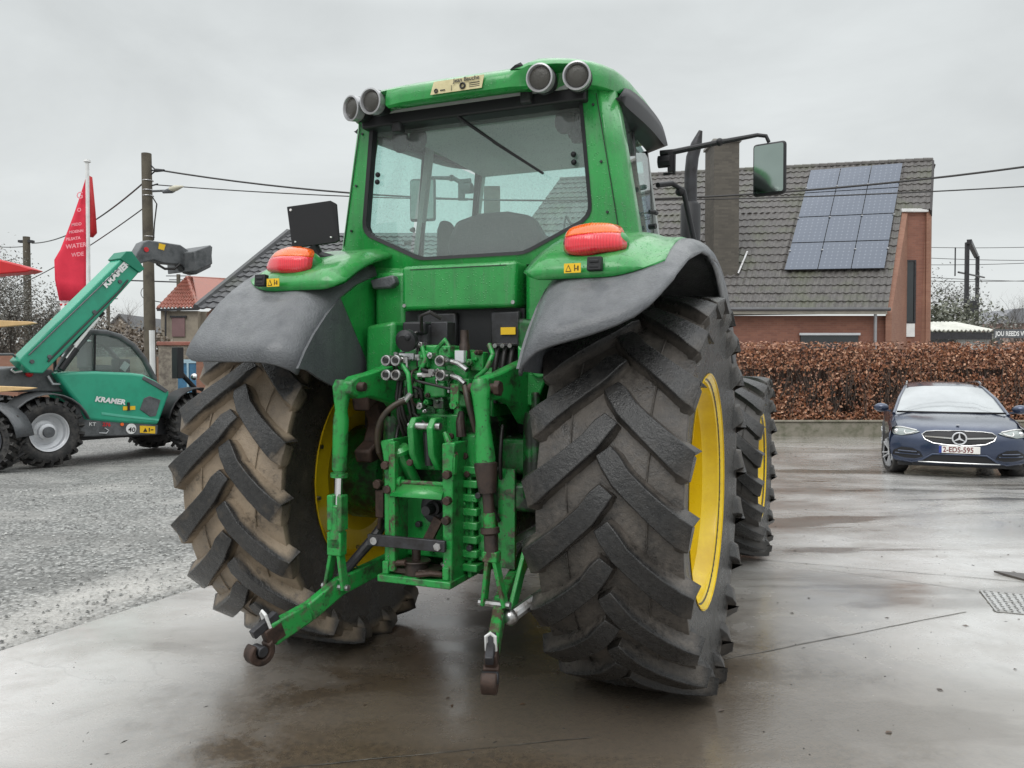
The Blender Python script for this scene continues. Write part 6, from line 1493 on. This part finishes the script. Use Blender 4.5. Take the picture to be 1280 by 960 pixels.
ktext('40', 160.0, 539.5, 168, 540, .12, M['ink'], 'lettering', KT, .052, .002)
c = kp(152.5, 530.5, .06); MB().disc((c.x, .06, c.z), .03, 'Y', 16, .02).build('side_reflector', M['amberlens'], KT)
hs_ = ins([(175, 532), (194, 533), (194, 542), (175, 541)], .068, .006, 'hazard_sticker', M['sticker'], None, 0)
c0 = kp(179, 540, .06); mb = MB().py([(c0.x, c0.z), (c0.x+.08, c0.z), (c0.x+.04, c0.z+.075)], .058, .060); mb.bx(c0.x+.11, c0.x+.13, .058, .060, c0.z, c0.z+.07).bx(c0.x+.15, c0.x+.2, .058, .060, c0.z+.02, c0.z+.04).build('hazard_mark', M['ink'], hs_, smooth=0)
c0 = kp(160, 510, 0); MB().bx(c0.x-.07, c0.x+.16, .038, .046, c0.z-.04, c0.z+.03).build('warning_sticker', M['sticker'], h1, smooth=0)
MB().bx(c0.x+.01, c0.x+.05, .02, .045, c0.z-.05, c0.z+.10).build('latch', M['ink'], h1)
MB().tube([kp(124, 541, .06), kp(133, 541.5, .06), kp(136, 538, .06), kp(131, 534.8, .06)], .008, 6).build('arc_logo', M['silver'], KT, smooth=60)
# left body, mudguard, boom pivot
kpoly([(-12, 462), (34, 458), (66, 462), (72, 470), (84, 490), (20, 490), (-12, 480)], .25, 1.6).build('rear_body', MKG, KT, bevel=.03)
mb = MB(); rows = []
for k in range(13):
    a = radians(20+155*k/12); rr_ = RK+.10
    rows.append([(rr_*cos(a), y_, RK+rr_*sin(a)-.04*(y_ < .02)) for y_ in (-.05, .0, .42)])
mb.grid(rows, flip=True).build('mudguard', pm('mudguard', (.10, .105, .11), .45), KT, sol=.02, smooth=60)
rows = []
for k in range(13):
    a = radians(10+160*k/12); rr_ = RK+.10
    rows.append([(KL+rr_*cos(a), y_, RK+rr_*sin(a)) for y_ in (-.05, .0, .42)])
MB().grid(rows, flip=True).build('mudguard', M['black'], KT, sol=.02, smooth=60)
# boom: box section with a lighter top edge, far enough in to clear the cab
bm = kpoly([(23, 451), (38, 466), (54, 467), (137, 382), (179, 335), (178, 331), (166, 317), (158, 317), (150, 325)], -.05, .30).build('boom', MK, KT, bevel=.02)
ktext('KRAMER', 133.0, 360.0, 159, 334.0, .145, M['white'], 'lettering', bm, -.075, .008, .0)
kpoly([(150, 323), (158, 314), (165, 314), (170, 321), (181, 336), (175, 341)], -.09, .34).build('boom_collar', pm('dark_green', (.012, .2, .12), .4), bm, bevel=.01)
MB().tube([kp(93, 432, -.02), kp(124, 397, -.02)], .022, 8).tube([kp(83, 448, -.02), kp(108, 416, -.02)], .02, 8).build('boom_cylinder_rod', M['white'], KT)
MB().tube([kp(92, 428, .1), kp(128, 390, .1)], .05, 10).tube([kp(76, 462, .0), kp(95, 436, .0)], .06, 10).build('boom_cylinder', M['black'], KT)
hd = kpoly([(168, 322), (179, 303), (186, 300), (226, 306), (236, 313), (243, 318), (250, 313), (262, 307), (266, 308), (264, 334), (246, 343), (238, 341), (228, 331), (205, 329), (192, 325), (180, 328), (172, 332)], -.0, .26).build('boom_head', MKG, KT, bevel=.02)
kpoly([(243, 314), (264, 306), (266, 330), (245, 339)], -.35, .60).build('quick_hitch', MKG, hd, bevel=.02)
kpoly([(224, 330), (236, 333), (247, 342), (241, 343), (230, 338)], .02, .2).build('tilt_link', M['black'], hd, bevel=.01)
MB().tube([kp(196, 330, .0), kp(206, 336, .0), (kp(218, 336, .0)), kp(225, 330, .0)], .025, 8).build('hose', M['hose'], hd, smooth=60)
s1 = ins([(199, 304), (207, 306), (205, 313), (198, 311)], -.0, .006, 'yellow_sticker', M['sticker'], hd, 0)
c = kp(183, 312, -.01); MB().disc((c.x, -.01, c.z), .045, 'Y', 14, .015).build('red_cap', M['red'], hd)
# cab
gl_ = [(72, 464), (84, 440), (98, 421), (112, 415), (132, 416), (150, 421), (166, 432), (180, 449), (193, 474), (180, 468), (120, 463)]
kpoly(gl_, .42, .45).build('cab_glass', glassmat('tele_glass', (.80, .86, .84), .05, (.05, .15)), KT, smooth=0)
kpoly(gl_, 1.35, 1.38).build('cab_glass', M['glass'], KT, smooth=0)
fr = MB(); P_ = [kp(u, v, .42) for u, v in gl_[:9]]
for y_ in (.42, 1.38): fr.tube([(p.x, y_, p.z) for p in P_], .055, 8)
fr.tube([kp(72, 464, .42), kp(112, 416, .42)], .05, 8)
for i in (3, 5, 8): fr.bar((P_[i].x, .42, P_[i].z), (P_[i].x, 1.38, P_[i].z), .09, .07, (0, 0, 1))
fr.build('cab_frame', MKG, KT, smooth=50)
MB().ext([(P_[2].x, .42, P_[2].z), (P_[3].x, .42, P_[3].z+.05), (P_[4].x, .42, P_[4].z+.06), (P_[5].x, .42, P_[5].z+.05), (P_[6].x, .42, P_[6].z+.02), (P_[6].x, .42, P_[6].z-.03), (P_[4].x, .42, P_[4].z-.0)], (0, .96, 0)).build('cab_roof', M['black'], KT, bevel=.02)
a = kp(108, 463, .8); b = kp(125, 440, .8)
MB().bx(a.x, a.x+.42, .65, 1.1, 1.0, a.z+.1).box((a.x+.02, .88, b.z-.06), (.12, .42, .5)).build('seat', M['seat'], KT, bevel=.04)
c = kp(152, 452, .8); MB().bx(c.x-.1, c.x+.12, .7, 1.0, c.z-.35, c.z+.05).build('console', M['black'], KT, bevel=.02)
c = kp(156, 458, .5); MB().box((c.x, .5, c.z), (.12, .02, .16), Matrix.Rotation(.6, 3, 'Y')).build('paper', M['silver'], KT)
c = kp(68, 408, 1.2); c2 = kp(68, 398, 1.2)
MB().tube([(c.x, 1.2, c.z), (c.x, 1.2, c2.z-.02), (c.x, 1.2, c2.z)], [.07, .065, .03], 14).build('beacon', pm('beacon_orange', (.75, .12, .03), .3), KT, smooth=50)
MB().tube([(c.x, 1.2, 1.5), (c.x, 1.2, c.z)], .03, 8).build('beacon_stalk', M['black'], KT)
MB().tube([kp(-10, 443, .2), kp(16, 443, .2), kp(40, 463, .2)], .022, 8).tube([kp(32, 437, .9), kp(46, 433, .9)], .03, 6).build('hand_rail', M['fender'], KT, smooth=60)
MB().tube([kp(60, 470, .2), kp(66, 480, .18), kp(76, 480, .18)], .022, 8).build('filler_handle', M['silver'], KT, smooth=60)
c = kp(36, 467, .22); MB().sphere((c.x, .2, c.z), .06).build('red_connector', M['red'], KT)
MB().tube([kp(14, 462, .2), kp(18, 465, .2), kp(28, 463, .2)], .03, 6).build('hydraulic_fitting', M['chrome'], KT)
# tall tail light bracket behind the right wheel
c = kp(222, 434, .5)
MB().bx(c.x-.07, c.x+.07, .4, .6, c.z-.62, c.z).tube([(c.x+.05, .5, c.z-.5), (c.x+.35, .5, c.z-.8), (c.x+.4, .5, c.z-1.3)], .05, 8).bx(c.x-.1, c.x+.5, .35, .7, .95, 1.12).build('work_light_bracket', M['black'], KT, bevel=.01)
c = kp(241, 471, .45); MB().sphere((c.x, .4, c.z), .07).build('headlamp', M['chrome'], KT)
MB().bx(.3, KL-.2, .3, 1.7, .38, .75).bx(KL-.3, KL+.6, .3, 1.7, .5, 1.0).build('chassis', M['black'], KT)

# ------------------------------------------------------------------ machine cut by the left edge
a = wd(-14, 538, 12.6); R3 = .50
HM = thing('hay_tedder', 'hay machine at the left edge with red and yellow tapered arms and one dark wheel', 'farm machine', (a.x, 12.6, gz(12.6)))
t = kwheel(0, 0, R3, par=HM, rimmat='fender'); 
for ch in list(t.children): pass
rows = []
for k in range(11):
    an = radians(5+170*k/10); rows.append([((R3+.08)*cos(an), y_, R3+(R3+.08)*sin(an)) for y_ in (-.22, 0, .22)])
MB().grid(rows, flip=True).build('mudguard', M['fender'], HM, sol=.02, smooth=60)
def hp(u, v, y=0): p = wd(u, v, 12.6+y); return V((p.x-a.x, y, p.z-gz(12.6)))
MTn = pm('tan_arm', (.62, .42, .20), .5, col2=(.5, .34, .16), scale=6)
for (v0, v1, v2) in ((400, 411, 404), (482, 492, 485)):
    q = [hp(-60, v0-2), hp(38, v0+2), hp(46, v2), hp(38, v2+2), hp(-60, v1+3)]
    MB().ext([(p.x, -.05, p.z) for p in q], (0, .10, 0)).build('arm', MTn, HM, bevel=.01)
q = [hp(-60, 316), hp(-10, 322), hp(30, 332), hp(47, 338), (hp(38, 341)), hp(-10, 345), hp(-60, 352)]
MB().ext([(p.x, -.12, p.z) for p in q], (0, .30, 0)).build('arm', M['red'], HM, bevel=.02)
MB().tube([hp(-40, 340), hp(-42, 410), hp(-40, 500), hp(-15, 536)], .07, 8).bx(-.5, .0, -.05, .4, .4, .6).build('frame', M['darksteel'], HM)
MB().tube([hp(-5, 520), hp(12, 545), hp(20, 552)], .03, 6).tube([hp(0, 515), hp(14, 528), hp(22, 520)], .02, 6).tube([hp(4, 545), hp(8, 552), hp(24, 535)], .02, 6).build('tines', M['rust'], HM, smooth=50)

MB().tube([kp(60, 452, -.07), kp(100, 412, -.07), kp(150, 363, -.07), kp(160, 350, -.07)], .016, 6).build('boom_hose', 'hose', KT, smooth=60)
MB().tube([kp(36, 444, -.07), kp(90, 392, -.07), kp(148, 336, -.07)], .012, 6).build('boom_pipe', M['fender'], KT, smooth=60)
for (u, v) in ((40, 452), (62, 446), (118, 390), (150, 352)):
    c = kp(u, v, -.06); MB().cyl((c.x, -.075, c.z), (c.x, -.045, c.z), .035, 14).build('boom_pin', M['fender'], KT, bevel=.004)
MB().bar(kp(78, 446, .40), kp(102, 417, .40), .03, .03).build('grab_bar', M['silver'], KT)
MB().tube([kp(118, 463, .40), kp(119, 417, .40)], .018, 6).build('door_post', M['black'], KT)
